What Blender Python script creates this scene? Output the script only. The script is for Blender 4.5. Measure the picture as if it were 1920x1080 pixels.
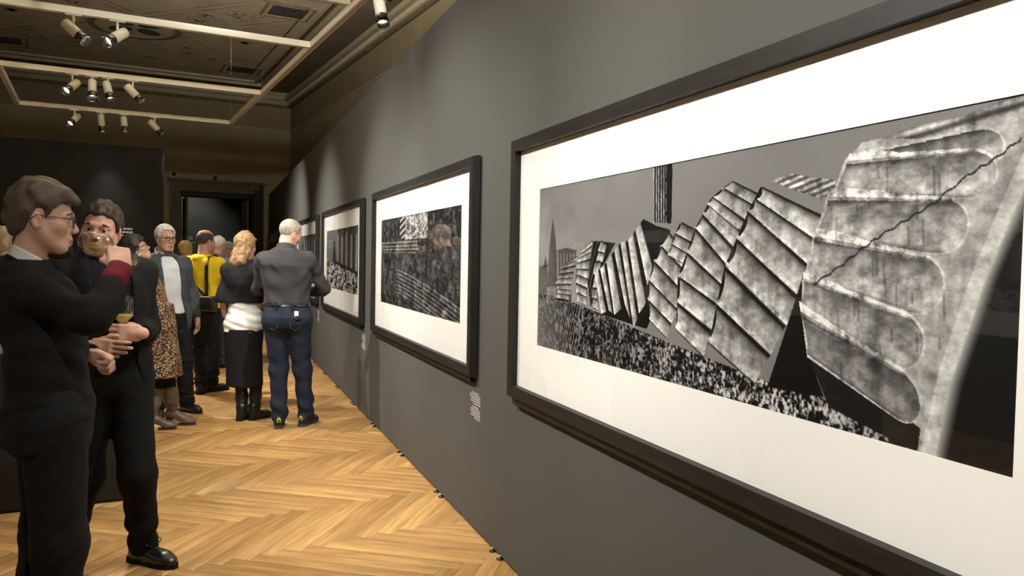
import bpy, bmesh, math, random
import numpy as np
from mathutils import Matrix, Vector

random.seed(7)
for o in list(bpy.data.objects):
    bpy.data.objects.remove(o)
scene = bpy.context.scene
COL = scene.collection

# ------------------------------------------------------------------ camera
# world: x = 0 is the face of the grey exhibition wall (room on x < 0), y runs away along it, z up
FPX, YAW, PITCH, ROLL = 1461.36, 0.36879, -0.036233, 0.018296
CAM = np.array([-1.3331, 0.0, 1.47])
_f = np.array([math.sin(YAW)*math.cos(PITCH), math.cos(YAW)*math.cos(PITCH), math.sin(PITCH)])
_r = np.array([math.cos(YAW), -math.sin(YAW), 0.0])
_u = np.cross(_r, _f)
CR = math.cos(ROLL)*_r + math.sin(ROLL)*_u
CU = -math.sin(ROLL)*_r + math.cos(ROLL)*_u
CF = _f
cam = bpy.data.cameras.new('camera')
cam.sensor_width = 36.0
cam.lens = FPX/1920*36.0
cam.clip_start = 0.02
camo = bpy.data.objects.new('camera', cam)
COL.objects.link(camo)
camo.matrix_world = Matrix(((CR[0], CU[0], -CF[0], CAM[0]), (CR[1], CU[1], -CF[1], CAM[1]),
                            (CR[2], CU[2], -CF[2], CAM[2]), (0, 0, 0, 1)))
scene.camera = camo


def W(px, py, D):
    """world point seen at a pixel of the photograph, D metres along the viewing axis"""
    return CAM + D*(CF + (px-960)/FPX*CR - (py-540)/FPX*CU)


def floor_at(px, py):
    v = CF + (px-960)/FPX*CR - (py-540)/FPX*CU
    return CAM + v*(-CAM[2]/v[2])


# the old hall is turned against the exhibition wall
TH = 0.124
RX = np.array([math.cos(TH), math.sin(TH), 0.0])
RY = np.array([-math.sin(TH), math.cos(TH), 0.0])


def room(u, v, z=0.0):
    return RX*u + RY*v + np.array([0, 0, z])


# ------------------------------------------------------------------ world, exposure
wd = bpy.data.worlds.new('world')
scene.world = wd
wd.use_nodes = True
wd.node_tree.nodes['Background'].inputs[0].default_value = (0.9, 0.8, 0.6, 1)
wd.node_tree.nodes['Background'].inputs[1].default_value = 0.02
vs = scene.view_settings
vs.view_transform = 'Standard'
vs.look = 'None'
vs.exposure = 0.3
vs.gamma = 1.0
vs.use_curve_mapping = False

LAMP = (1.0, 0.955, 0.87)
# track spotlights: room u, v, target in world, watts, cone degrees, seen in the photograph (label) or not
TZ = 3.4
SPOTS = [
    (-1.466, 7.52, (0.0, 6.3, 1.0), 330, 72, 'white track spotlight tilted right on the nearest cross track'),
    (-1.147, 7.52, (-4.6, 4.6, 0.6), 300, 74, 'white track spotlight tilted left on the nearest cross track'),
    (-1.526, 9.97, (-4.6, 6.6, 0.6), 260, 74, 'leftmost track spotlight of the middle cross track, tilted left with glowing lens'),
    (-1.336, 9.97, (-2.4, 8.4, 0.0), 200, 75, 'second track spotlight of the middle cross track, hanging straight with a wide black hood'),
    (-1.183, 9.97, (-1.6, 8.4, 0.3), 300, 75, 'third track spotlight of the middle cross track, hanging straight with black snout'),
    (-0.934, 9.97, (0.0, 9.8, 1.1), 420, 78, 'rightmost track spotlight of the middle cross track, tilted right'),
    (-1.552, 12.40, (-4.6, 9.2, 0.6), 200, 74, 'leftmost track spotlight of the far cross track, tilted left with glowing lens'),
    (-1.229, 12.40, (-2.56, 12.44, 1.0), 55, 56, 'second track spotlight of the far cross track, hanging straight down'),
    (-0.948, 12.40, (-2.1, 11.0, 0.0), 70, 60, 'third track spotlight of the far cross track, hanging straight down'),
    (-0.560, 12.40, (0.0, 13.4, 1.2), 480, 88, 'rightmost track spotlight of the far cross track, tilted right'),
    (0.520, 5.70, (0.05, 4.2, 0.2), 5, 60, 'white track spotlight alone on the right-hand side track above the grey wall'),
    (-1.75, 5.07, (0.0, 7.0, 1.3), 300, 78, None),  # from here on unseen spots on the nearer tracks
    (-1.60, 5.07, (0.0, 4.6, 1.4), 300, 78, None),
    (-1.95, 2.62, (0.0, 3.6, 1.4), 230, 82, None),
    (-1.80, 2.62, (0.0, 1.6, 1.4), 230, 82, None),
    (-1.30, 2.62, (-4.9, 3.6, 1.3), 300, 70, None),
    (-1.2, 5.07, (-1.4, 4.9, 0.0), 150, 70, None),
    (-2.0, 0.17, (0.0, 1.0, 1.4), 220, 82, None),
    (0.47, 3.3, (-1.75, 4.1, 0.4), 130, 60, None),  # added to light the two men's faces and the floor beside them
    (0.40, 5.07, (-1.5, 7.4, 0.4), 260, 60, None),  # added for more light on the floor around the visitors
    (-0.2, 2.62, (-1.0, 5.0, 0.0), 110, 75, None),  # added for more light on the near floor
    (-1.15, 0.17, (-2.5, 2.9, 1.3), 130, 48, None),  # added on the camera side to brighten the drinking man's cheek
    # added unseen spotlights turned up to brighten the painted ceiling and room by bounce
    (-1.0, 5.07, (-1.2, 7.9, 5.7), 3000, 82, None),
    (-0.4, 2.62, (-0.6, 5.5, 5.7), 700, 130, None),
    (-1.0, 0.17, (-1.2, 1.0, 5.7), 700, 130, None),
]

# ------------------------------------------------------------------ material helpers
MATS = {}


def mat(name, color, rough=0.6, spec=0.4, var=0.0, scale=20.0, bump=0.0, bscale=200.0, metallic=0.0, sheen=0.0,
        stretch=None, emit=None, estr=0.0, coat=0.0):
    if name in MATS:
        return MATS[name]
    m = bpy.data.materials.new(name)
    m.use_nodes = True
    nt = m.node_tree
    b = nt.nodes['Principled BSDF']
    b.inputs['Base Color'].default_value = (*color, 1)
    b.inputs['Roughness'].default_value = rough
    b.inputs['Specular IOR Level'].default_value = spec
    b.inputs['Metallic'].default_value = metallic
    b.inputs['Sheen Weight'].default_value = sheen
    b.inputs['Coat Weight'].default_value = coat
    if emit:
        b.inputs['Emission Color'].default_value = (*emit, 1)
        b.inputs['Emission Strength'].default_value = estr
    if var or bump:
        tc = nt.nodes.new('ShaderNodeTexCoord')
        mp = nt.nodes.new('ShaderNodeMapping')
        if stretch:
            mp.inputs['Scale'].default_value = stretch
        nt.links.new(tc.outputs['Object'], mp.inputs['Vector'])
    if var:
        n = nt.nodes.new('ShaderNodeTexNoise')
        n.inputs['Scale'].default_value = scale
        n.inputs['Detail'].default_value = 5
        nt.links.new(mp.outputs[0], n.inputs['Vector'])
        r = nt.nodes.new('ShaderNodeValToRGB')
        lo = [max(0, c*(1-var)) for c in color]
        hi = [min(1, c*(1+var)) for c in color]
        r.color_ramp.elements[0].position = 0.3
        r.color_ramp.elements[1].position = 0.7
        r.color_ramp.elements[0].color = (*lo, 1)
        r.color_ramp.elements[1].color = (*hi, 1)
        nt.links.new(n.outputs['Fac'], r.inputs['Fac'])
        nt.links.new(r.outputs['Color'], b.inputs['Base Color'])
    if bump:
        n2 = nt.nodes.new('ShaderNodeTexNoise')
        n2.inputs['Scale'].default_value = bscale
        n2.inputs['Detail'].default_value = 3
        nt.links.new(mp.outputs[0], n2.inputs['Vector'])
        bp = nt.nodes.new('ShaderNodeBump')
        bp.inputs['Strength'].default_value = bump
        bp.inputs['Distance'].default_value = 0.002
        nt.links.new(n2.outputs['Fac'], bp.inputs['Height'])
        nt.links.new(bp.outputs[0], b.inputs['Normal'])
    MATS[name] = m
    return m


def attr_mat(name, attr, rough=0.5, spec=0.3):
    m = bpy.data.materials.new(name)
    m.use_nodes = True
    nt = m.node_tree
    a = nt.nodes.new('ShaderNodeAttribute')
    a.attribute_name = attr
    b = nt.nodes['Principled BSDF']
    b.inputs['Roughness'].default_value = rough
    b.inputs['Specular IOR Level'].default_value = spec
    nt.links.new(a.outputs['Color'], b.inputs['Base Color'])
    return m


def clear_glass(name, tint=(1, 1, 1), ior=1.45):
    """thin clear pane: mirrors by Fresnel, lets the rest straight through"""
    m = bpy.data.materials.new(name)
    m.use_nodes = True
    nt = m.node_tree
    nt.nodes.remove(nt.nodes['Principled BSDF'])
    out = nt.nodes['Material Output']
    fr = nt.nodes.new('ShaderNodeFresnel')
    ge = nt.nodes.new('ShaderNodeNewGeometry')      # a single sheet stands for both faces of the pane
    mi = nt.nodes.new('ShaderNodeMix')
    mi.inputs[2].default_value = ior
    mi.inputs[3].default_value = 1/ior
    nt.links.new(ge.outputs['Backfacing'], mi.inputs[0])
    nt.links.new(mi.outputs[0], fr.inputs['IOR'])
    tr = nt.nodes.new('ShaderNodeBsdfTransparent')
    tr.inputs[0].default_value = (*tint, 1)
    gl = nt.nodes.new('ShaderNodeBsdfGlossy')
    gl.inputs['Roughness'].default_value = 0.0
    mx = nt.nodes.new('ShaderNodeMixShader')
    nt.links.new(fr.outputs[0], mx.inputs[0])
    nt.links.new(tr.outputs[0], mx.inputs[1])
    nt.links.new(gl.outputs[0], mx.inputs[2])
    nt.links.new(mx.outputs[0], out.inputs['Surface'])
    MATS[name] = m
    return m


# ------------------------------------------------------------------ object helpers
def link(name, me, m=None, parent=None, loc=None):
    o = bpy.data.objects.new(name, me)
    COL.objects.link(o)
    if m is not None and me is not None and not me.materials:
        me.materials.append(m)
    if parent is not None:
        o.parent = parent
    if loc is not None:
        o.location = loc
    return o


def empty(name, loc=(0, 0, 0), rz=0.0):
    o = bpy.data.objects.new(name, None)
    COL.objects.link(o)
    o.empty_display_size = 0.1
    o.location = loc
    o.rotation_euler = (0, 0, rz)
    return o


def tag(o, label=None, cat=None, group=None, kind=None):
    if label:
        o['label'] = label
    if cat:
        o['category'] = cat
    if group:
        o['group'] = group
    if kind:
        o['kind'] = kind
    return o


def np_mesh(name, V, F4=None, smooth=True, F3=None):
    """mesh from numpy arrays: quads F4 (n,4) or tris F3 (n,3)"""
    me = bpy.data.meshes.new(name)
    F = F4 if F4 is not None else F3
    k = F.shape[1]
    me.vertices.add(len(V))
    me.vertices.foreach_set('co', np.ascontiguousarray(V, np.float32).ravel())
    me.loops.add(len(F)*k)
    me.loops.foreach_set('vertex_index', np.ascontiguousarray(F, np.int32).ravel())
    me.polygons.add(len(F))
    me.polygons.foreach_set('loop_start', np.arange(len(F), dtype=np.int32)*k)
    if smooth:
        me.polygons.foreach_set('use_smooth', np.ones(len(F), bool))
    me.update(calc_edges=True)
    return me


class MB:
    def __init__(self):
        self.v = []
        self.f = []

    def verts(self, vs):
        i = len(self.v)
        self.v += [tuple(float(c) for c in p) for p in vs]
        return i

    def box(self, lo, hi, ax=None):
        (x0, y0, z0), (x1, y1, z1) = lo, hi
        P = [(x0, y0, z0), (x1, y0, z0), (x1, y1, z0), (x0, y1, z0), (x0, y0, z1), (x1, y0, z1), (x1, y1, z1), (x0, y1, z1)]
        if ax is not None:
            P = [ax(*p) for p in P]
        i = self.verts(P)
        self.f += [tuple(i+k for k in q) for q in
                   ((3, 2, 1, 0), (4, 5, 6, 7), (0, 1, 5, 4), (1, 2, 6, 5), (2, 3, 7, 6), (3, 0, 4, 7))]
        return self

    def prism(self, poly, z0, z1, ax=None):
        n = len(poly)
        P = [(x, y, z0) for x, y in poly]+[(x, y, z1) for x, y in poly]
        if ax is not None:
            P = [ax(*p) for p in P]
        i = self.verts(P)
        self.f.append(tuple(i+k for k in range(n-1, -1, -1)))
        self.f.append(tuple(i+n+k for k in range(n)))
        for k in range(n):
            self.f.append((i+k, i+(k+1) % n, i+n+(k+1) % n, i+n+k))
        return self

    def tube(self, pts, r, n=8, closed=False, caps=True):
        pts = [np.array(p, float) for p in pts]
        m = len(pts)
        rs = r if hasattr(r, '__len__') else [r]*m
        rings = []
        up = None
        for k in range(m):
            a = pts[k-1] if (k > 0 or closed) else pts[k]
            b = pts[(k+1) % m] if (k < m-1 or closed) else pts[k]
            t = b-a
            t /= np.linalg.norm(t)+1e-12
            if up is None:
                up = np.array([0, 0, 1.0]) if abs(t[2]) < .9 else np.array([1.0, 0, 0])
            s = np.cross(t, up)
            s /= np.linalg.norm(s)+1e-12
            up = np.cross(s, t)
            ring = [pts[k]+rs[k]*(math.cos(2*math.pi*j/n)*s+math.sin(2*math.pi*j/n)*up) for j in range(n)]
            rings.append(self.verts(ring))
        for k in range(m if closed else m-1):
            a, b = rings[k], rings[(k+1) % m]
            for j in range(n):
                self.f.append((a+j, a+(j+1) % n, b+(j+1) % n, b+j))
        if caps and not closed:
            self.f.append(tuple(rings[0]+j for j in range(n-1, -1, -1)))
            self.f.append(tuple(rings[-1]+j for j in range(n)))
        return self

    def lathe(self, prof, n=24, M=None, caps=True):
        """profile of (radius, z) turned about local z; M maps to place"""
        rings = []
        for r, z in prof:
            ring = [np.array([r*math.cos(2*math.pi*j/n), r*math.sin(2*math.pi*j/n), z]) for j in range(n)]
            if M is not None:
                ring = [M(p) for p in ring]
            rings.append(self.verts(ring))
        for k in range(len(prof)-1):
            a, b = rings[k], rings[k+1]
            for j in range(n):
                self.f.append((a+j, a+(j+1) % n, b+(j+1) % n, b+j))
        if caps:
            self.f.append(tuple(rings[0]+j for j in range(n-1, -1, -1)))
            self.f.append(tuple(rings[-1]+j for j in range(n)))
        return self

    def build(self, name, m=None, parent=None, smooth=False, loc=None):
        me = bpy.data.meshes.new(name)
        me.from_pydata(self.v, [], self.f)
        if smooth:
            me.polygons.foreach_set('use_smooth', np.ones(len(me.polygons), bool))
        me.update()
        return link(name, me, m, parent, loc)


def rx(u, v, z):
    return room(u, v, z)


# ------------------------------------------------------------------ signed-distance modelling (bodies, clothes, glasses)
def smin(a, b, k):
    if k <= 0:
        return np.minimum(a, b)
    h = np.clip(.5+.5*(b-a)/k, 0, 1)
    return b*(1-h)+a*h-k*h*(1-h)


def smax(a, b, k):
    return -smin(-a, -b, k)


class SDF:
    def __init__(self):
        self.ops = []

    def add(self, fn, lo, hi, op='u', k=0.0):
        self.ops.append((fn, np.array(lo, float), np.array(hi, float), op, k))
        return self

    def cap(self, a, b, ra, rb=None, k=0.02, op='u'):
        a = np.array(a, float)
        b = np.array(b, float)
        rb = ra if rb is None else rb
        ba = b-a
        L2 = ba@ba+1e-12
        R = max(ra, rb)

        def fn(P):
            pa = P-a
            h = np.clip((pa@ba)/L2, 0, 1)
            q = pa-h[..., None]*ba
            return np.sqrt((q*q).sum(-1))-(ra+(rb-ra)*h)
        return self.add(fn, np.minimum(a, b)-R, np.maximum(a, b)+R, op, k)

    def chain(self, pts, rs, k=0.02, op='u'):
        for i in range(len(pts)-1):
            self.cap(pts[i], pts[i+1], rs[i], rs[i+1], k, op)
        return self

    def ell(self, c, r, M=None, k=0.02, op='u'):
        c = np.array(c, float)
        r = np.array(r, float)
        M = np.eye(3) if M is None else M     # columns: axes

        def fn(P):
            q = (P-c)@M
            k0 = np.sqrt(((q/r)**2).sum(-1))
            k1 = np.sqrt(((q/(r*r))**2).sum(-1))+1e-9
            return k0*(k0-1)/k1
        R = r.max()
        return self.add(fn, c-R, c+R, op, k)

    def rbox(self, c, h, r, M=None, k=0.01, op='u'):
        c = np.array(c, float)
        h = np.array(h, float)
        M = np.eye(3) if M is None else M

        def fn(P):
            q = np.abs((P-c)@M)-h
            return np.sqrt((np.maximum(q, 0)**2).sum(-1))+np.minimum(q.max(-1), 0)-r
        R = np.linalg.norm(h)+r
        return self.add(fn, c-R, c+R, op, k)

    def loft(self, zs, A, B, CX=None, CY=None, grow=0.0, k=0.02, op='u', e=2.0):
        zs = np.array(zs, float)
        A = np.array(A, float)+grow
        B = np.array(B, float)+grow
        CX = np.zeros(len(zs)) if CX is None else np.array(CX, float)
        CY = np.zeros(len(zs)) if CY is None else np.array(CY, float)

        def fn(P):
            z = P[..., 2]
            a = np.interp(z, zs, A)
            b = np.interp(z, zs, B)
            x = np.abs(P[..., 0]-np.interp(z, zs, CX))
            y = np.abs(P[..., 1]-np.interp(z, zs, CY))
            k0 = ((x/a)**e+(y/b)**e)**(1/e)+1e-9
            k1 = np.sqrt((x/(a*a))**2+(y/(b*b))**2)+1e-6
            d = np.maximum(k0*(k0-1)/k1, -np.minimum(a, b))
            d = np.where(k0 < .3, -np.minimum(a, b)*.7, d)
            dz = np.maximum(zs[0]-z, z-zs[-1])
            return smax(d, dz, .02)
        R = max(A.max(), B.max())
        lo = np.array([CX.min()-R, CY.min()-R, zs[0]])
        hi = np.array([CX.max()+R, CY.max()+R, zs[-1]])
        return self.add(fn, lo, hi, op, k)

    def field(self, fn, op='i', k=0.0):
        return self.add(fn, [-99]*3, [99]*3, op, k)

    def above(self, z):
        return self.field(lambda P: z-P[..., 2])

    def below(self, z):
        return self.field(lambda P: P[..., 2]-z)

    def disp(self, fn):
        return self.field(fn, 'd')

    def eval(self, P, C, rad):
        d = np.full(P.shape[:2], 1.0)
        for fn, lo, hi, op, k in self.ops:
            if op in ('i', 'd'):
                v = fn(P)
                d = smax(d, v, k) if op == 'i' else d+v
                continue
            m = rad+k+.03
            msk = ((C > lo-m) & (C < hi+m)).all(-1)
            if not msk.any():
                continue
            v = fn(P[msk])
            if op == 'u':
                d[msk] = smin(d[msk], v, k)
            else:
                d[msk] = smax(d[msk], -v, k)
        return d

    def mesh(self, name, vox):
        us = [o for o in self.ops if o[3] == 'u']
        lo = np.min([o[1] for o in us], 0)-3*vox
        hi = np.max([o[2] for o in us], 0)+3*vox
        bs = 8*vox
        nb = np.ceil((hi-lo)/bs).astype(int)
        gi = np.stack(np.meshgrid(*[np.arange(n) for n in nb], indexing='ij'), -1).reshape(-1, 3)
        cen = lo+(gi+.5)*bs
        rad = bs*.5
        d = self.eval(cen[:, None, :], cen, rad)[:, 0]
        act = np.abs(d) < bs*1.25+.012
        gi, cen = gi[act], cen[act]
        o9 = np.stack(np.meshgrid(*[np.arange(9)]*3, indexing='ij'), -1)
        VP, KEY, FQ = [], [], []
        N = nb*8+2
        corners = np.array([(i, j, k) for i in (0, 1) for j in (0, 1) for k in (0, 1)])
        edges = [(a, b) for a in range(8) for b in range(a+1, 8) if np.abs(corners[a]-corners[b]).sum() == 1]
        for s in range(0, len(gi), 500):
            g = gi[s:s+500]
            idx = g[:, None, None, None, :]*8+o9
            P = (lo+idx*vox).reshape(len(g), 729, 3)
            V = self.eval(P, cen[s:s+500], rad).reshape(len(g), 9, 9, 9)
            V = np.where(V == 0, 1e-9, V)
            ins = V < 0
            cv = np.stack([V[:, i:i+8, j:j+8, k:k+8] for i, j, k in corners], -1)
            ci = (cv < 0).sum(-1)
            w = np.nonzero((ci > 0) & (ci < 8))
            if len(w[0]):
                c8 = cv[w]
                acc = np.zeros((len(c8), 3))
                cnt = np.zeros(len(c8))
                for a, b in edges:
                    va, vb = c8[:, a], c8[:, b]
                    x = (va < 0) != (vb < 0)
                    t = np.where(x, va/np.where(x, va-vb, 1), 0)
                    acc += np.where(x[:, None], corners[a]+t[:, None]*(corners[b]-corners[a]), 0)
                    cnt += x
                cell = g[w[0]]*8+np.stack(w[1:], -1)
                VP.append(lo+(cell+acc/cnt[:, None])*vox)
                KEY.append((cell[:, 0]*N[1]+cell[:, 1])*N[2]+cell[:, 2])
            for ax in range(3):
                sl0 = ins[:, :8, :8, :8]
                sl1 = [ins[:, 1:, :8, :8], ins[:, :8, 1:, :8], ins[:, :8, :8, 1:]][ax]
                e = np.nonzero(sl0 != sl1)
                if not len(e[0]):
                    continue
                c = g[e[0]]*8+np.stack(e[1:], -1)
                o1 = np.zeros(3, int)
                o2 = np.zeros(3, int)
                o1[(ax+1) % 3] = 1
                o2[(ax+2) % 3] = 1
                q = np.stack([c, c-o1, c-o1-o2, c-o2], 1)
                kq = (q[..., 0]*N[1]+q[..., 1])*N[2]+q[..., 2]
                flip = ~sl0[e]
                kq[flip] = kq[flip][:, ::-1]
                FQ.append(kq)
        VP = np.concatenate(VP)
        KEY = np.concatenate(KEY)
        FQ = np.concatenate(FQ)
        srt = np.argsort(KEY)
        pos = np.searchsorted(KEY[srt], FQ)
        pos = np.minimum(pos, len(KEY)-1)
        ok = (KEY[srt][pos] == FQ).all(1)
        F = srt[pos][ok]
        return np_mesh(name, VP, F4=F)


def wrinkle(amp, sc, seed=0, zs=1.0):
    rg = np.random.RandomState(seed)
    K = rg.normal(size=(7, 3))*sc
    K = np.concatenate([K, K[:3]*1.9])
    K[:, 2] *= zs
    ph = rg.uniform(0, 6.28, 10)

    def fn(P):
        s = 0
        for k, p in zip(K, ph):
            s = s+np.sin(P@k+p)
        return -amp*s/2.6
    return fn


def rotm(yaw=0, pitch=0, roll=0):
    """columns right, forward, up; yaw left +, pitch up +, roll to own right +"""
    cy, sy = math.cos(yaw), math.sin(yaw)
    cp, sp = math.cos(pitch), math.sin(pitch)
    cr, sr = math.cos(roll), math.sin(roll)
    Z = np.array([[cy, -sy, 0], [sy, cy, 0], [0, 0, 1]])
    X = np.array([[1, 0, 0], [0, cp, -sp], [0, sp, cp]])
    Y = np.array([[cr, 0, sr], [0, 1, 0], [-sr, 0, cr]])
    return Z@X@Y


def unit(v):
    v = np.array(v, float)
    return v/np.linalg.norm(v)


# ================================================================== the hall
M_GREY = mat('wall_grey_paint', (0.080, 0.0795, 0.073), 0.75, 0.25, var=0.04, scale=1.5, bump=0.08, bscale=400)
M_BLACKWALL = mat('wall_black_paint', (0.018, 0.018, 0.016), 0.8, 0.2, var=0.15, scale=2.0)
M_CREAM = mat('hall_cream_plaster', (0.42, 0.355, 0.225), 0.85, 0.2, var=0.08, scale=1.2, bump=0.1, bscale=60)
M_CEIL = mat('ceiling_ochre_plaster', (0.36, 0.30, 0.20), 0.9, 0.15, var=0.12, scale=1.6)
M_FIELD = mat('ceiling_painted_field', (0.56, 0.49, 0.34), 0.9, 0.15, var=0.12, scale=2.5)
M_BROWNBAND = mat('ceiling_brown_band', (0.24, 0.19, 0.12), 0.9, 0.15, var=0.2, scale=2.0)
M_MOULD = mat('moulding_plaster', (0.46, 0.39, 0.26), 0.8, 0.2, var=0.08, scale=6)
M_DARKLINE = mat('painted_brown_line', (0.17, 0.13, 0.075), 0.9, 0.1, var=0.3, scale=12)
M_ORNA = mat('painted_ornament_line', (0.27, 0.215, 0.13), 0.9, 0.1, var=0.3, scale=12)
M_SLATE = mat('painted_slate_panel', (0.10, 0.09, 0.085), 0.9, 0.1, var=0.35, scale=9)
M_WHITE = mat('white_powder_coat', (0.66, 0.625, 0.53), 0.45, 0.4)
M_BLACKPL = mat('black_plastic', (0.012, 0.012, 0.012), 0.35, 0.5)
M_CHROME = mat('chrome', (0.8, 0.8, 0.8), 0.08, 0.5, metallic=1.0)
M_DOORWOOD = mat('door_wood_brown', (0.16, 0.115, 0.065), 0.55, 0.35, var=0.25, scale=5, stretch=(6, 6, 0.8))
M_DARKWOOD = mat('door_wood_dark', (0.045, 0.03, 0.018), 0.6, 0.3, var=0.25, scale=5, stretch=(6, 6, 0.8))
M_LETTER = mat('white_vinyl_lettering', (0.72, 0.71, 0.68), 0.6, 0.2)
M_JOINT = mat('parquet_joint_dark', (0.10, 0.06, 0.025), 0.9, 0.1)


def struct(o):
    o['kind'] = 'structure'
    return o


FAR_V, RIGHT_U, LEFT_U, BACK_V, CEIL_Z = 21.04, 3.22, -5.7, -6.0, 5.7

# ---- floor with herringbone oak planks
floor = struct(MB().box((LEFT_U, BACK_V, -0.06), (RIGHT_U+.3, 25.2, -0.0035), rx).build('floor', M_JOINT))


def oak(name, merged):
    m = bpy.data.materials.new(name)
    m.use_nodes = True
    nt = m.node_tree
    N = nt.nodes.new
    b = nt.nodes['Principled BSDF']
    if merged:
        uv = N('ShaderNodeAttribute')
        uv.attribute_name = 'grain'
        vec = uv.outputs['Vector']
        at = N('ShaderNodeAttribute')
        at.attribute_name = 'tone'
        rnd = at.outputs['Fac']
    else:
        tc = N('ShaderNodeTexCoord')
        oi = N('ShaderNodeObjectInfo')
        ml = N('ShaderNodeVectorMath')
        ml.operation = 'SCALE'
        ml.inputs[0].default_value = (31.0, 17.0, 5.0)
        nt.links.new(oi.outputs['Random'], ml.inputs['Scale'])
        ad = N('ShaderNodeVectorMath')
        nt.links.new(tc.outputs['Object'], ad.inputs[0])
        nt.links.new(ml.outputs[0], ad.inputs[1])
        vec = ad.outputs[0]
        rnd = oi.outputs['Random']
    mp = N('ShaderNodeMapping')
    mp.inputs['Scale'].default_value = (1.6, 22.0, 1.0)
    nt.links.new(vec, mp.inputs['Vector'])
    n1 = N('ShaderNodeTexNoise')
    n1.inputs['Scale'].default_value = 2.2
    n1.inputs['Detail'].default_value = 6
    n1.inputs['Distortion'].default_value = 0.6
    nt.links.new(mp.outputs[0], n1.inputs['Vector'])
    r1 = N('ShaderNodeValToRGB')
    e = r1.color_ramp.elements
    e[0].position, e[0].color = 0.28, (0.34, 0.180, 0.060, 1)
    e[1].position, e[1].color = 0.72, (0.56, 0.340, 0.135, 1)
    nt.links.new(n1.outputs['Fac'], r1.inputs['Fac'])
    # tone of the single plank
    r2 = N('ShaderNodeValToRGB')
    e = r2.color_ramp.elements
    e[0].position, e[0].color = 0.0, (0.78, 0.75, 0.70, 1)
    e[1].position, e[1].color = 1.0, (1.18, 1.20, 1.18, 1)
    x = e.new(0.75)
    x.color = (1.0, 1.0, 1.0, 1)
    nt.links.new(rnd, r2.inputs['Fac'])
    mx = N('ShaderNodeMix')
    mx.data_type = 'RGBA'
    mx.blend_type = 'MULTIPLY'
    mx.inputs[0].default_value = 1.0
    nt.links.new(r1.outputs[0], mx.inputs[6])
    nt.links.new(r2.outputs[0], mx.inputs[7])
    nt.links.new(mx.outputs[2], b.inputs['Base Color'])
    b.inputs['Roughness'].default_value = 0.36
    b.inputs['Specular IOR Level'].default_value = 0.35
    bp = N('ShaderNodeBump')
    bp.inputs['Strength'].default_value = 0.12
    bp.inputs['Distance'].default_value = 0.001
    nt.links.new(n1.outputs['Fac'], bp.inputs['Height'])
    nt.links.new(bp.outputs[0], b.inputs['Normal'])
    return m


PL, PW = 0.83, 0.088
FA = math.radians(10.5)
PU = np.array([math.cos(FA-math.pi/4), math.sin(FA-math.pi/4)])
PV = np.array([math.cos(FA+math.pi/4), math.sin(FA+math.pi/4)])
PO = np.array([-0.395, 4.707])-PV*(PW+PL)
planks = []
for kk in range(-22, 24):
    for ii in range(-150, 260):
        for typ in (0, 1):
            x0, y0 = ii*PW+kk*PL, ii*PW-kk*PL
            if typ == 0:
                c2 = (x0+PL/2, y0+PW/2)
            else:
                c2 = (x0+PW/2, y0+PW+PL/2)
            c = PO+PU*c2[0]+PV*c2[1]
            if not (-6.0 < c[0] < 0.62 and -1.0 < c[1] < 20.6):
                continue
            uu = c[0]*RX[0]+c[1]*RX[1]
            vv_ = c[0]*RY[0]+c[1]*RY[1]
            if uu < LEFT_U+.5 or vv_ > FAR_V-.45:
                continue
            q = np.array([c[0], c[1], 0])-CAM
            D = q@CF
            sc = -1.0
            if D > .5:
                px, py = 960+FPX*(q@CR)/D, 540-FPX*(q@CU)/D
                if -40 < px < 1300 and py < 1130 and c[0] < 0.25:
                    # behind the big black panel and plinth nothing shows
                    if not (px < 250 and D > 5.2):
                        sc = 1.0/D
            planks.append((sc, c, typ))
planks.sort(key=lambda t: -t[0])
hl, hw, hb = PL/2-.0004, PW/2-.0004, 0.0016
PVERT = np.array([(-hl, -hw, -.0035), (hl, -hw, -.0035), (hl, hw, -.0035), (-hl, hw, -.0035),
                  (-hl, -hw, -.0010), (hl, -hw, -.0010), (hl, hw, -.0010), (-hl, hw, -.0010),
                  (-hl+hb, -hw+hb, 0), (hl-hb, -hw+hb, 0), (hl-hb, hw-hb, 0), (-hl+hb, hw-hb, 0)])
PFACE = np.array([(0, 1, 5, 4), (1, 2, 6, 5), (2, 3, 7, 6), (3, 0, 4, 7), (4, 5, 9, 8), (5, 6, 10, 9), (6, 7, 11, 10),
                  (7, 4, 8, 11), (8, 9, 10, 11)])
pme = np_mesh('plank', PVERT, F4=PFACE, smooth=False)
pme.materials.append(oak('oak_plank', False))
angs = (FA-math.pi/4, FA+math.pi/4)
for sc, c, typ in planks[:300]:
    o = link('plank', pme, None, floor, (c[0], c[1], 0))
    o.rotation_euler = (0, 0, angs[typ])
rest = planks[300:]
V, F, G, T = [], [], [], []
for n, (sc, c, typ) in enumerate(rest):
    a = angs[typ]
    R2 = np.array([[math.cos(a), -math.sin(a)], [math.sin(a), math.cos(a)]])
    p = PVERT.copy()
    g = PVERT+np.array([random.uniform(0, 30), random.uniform(0, 30), 0])
    p[:, :2] = p[:, :2]@R2.T+c
    V.append(p)
    G.append(g)
    T.append(np.full(12, random.random()))
    F.append(PFACE+12*n)
me = np_mesh('parquet_beyond', np.concatenate(V), F4=np.concatenate(F), smooth=False)
at = me.attributes.new('grain', 'FLOAT_VECTOR', 'POINT')
at.data.foreach_set('vector', np.concatenate(G).astype(np.float32).ravel())
at = me.attributes.new('tone', 'FLOAT', 'POINT')
at.data.foreach_set('value', np.concatenate(T).astype(np.float32))
me.materials.append(oak('oak_parquet_far', True))
tag(link('parquet_beyond', me, None, floor), kind='stuff')

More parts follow.
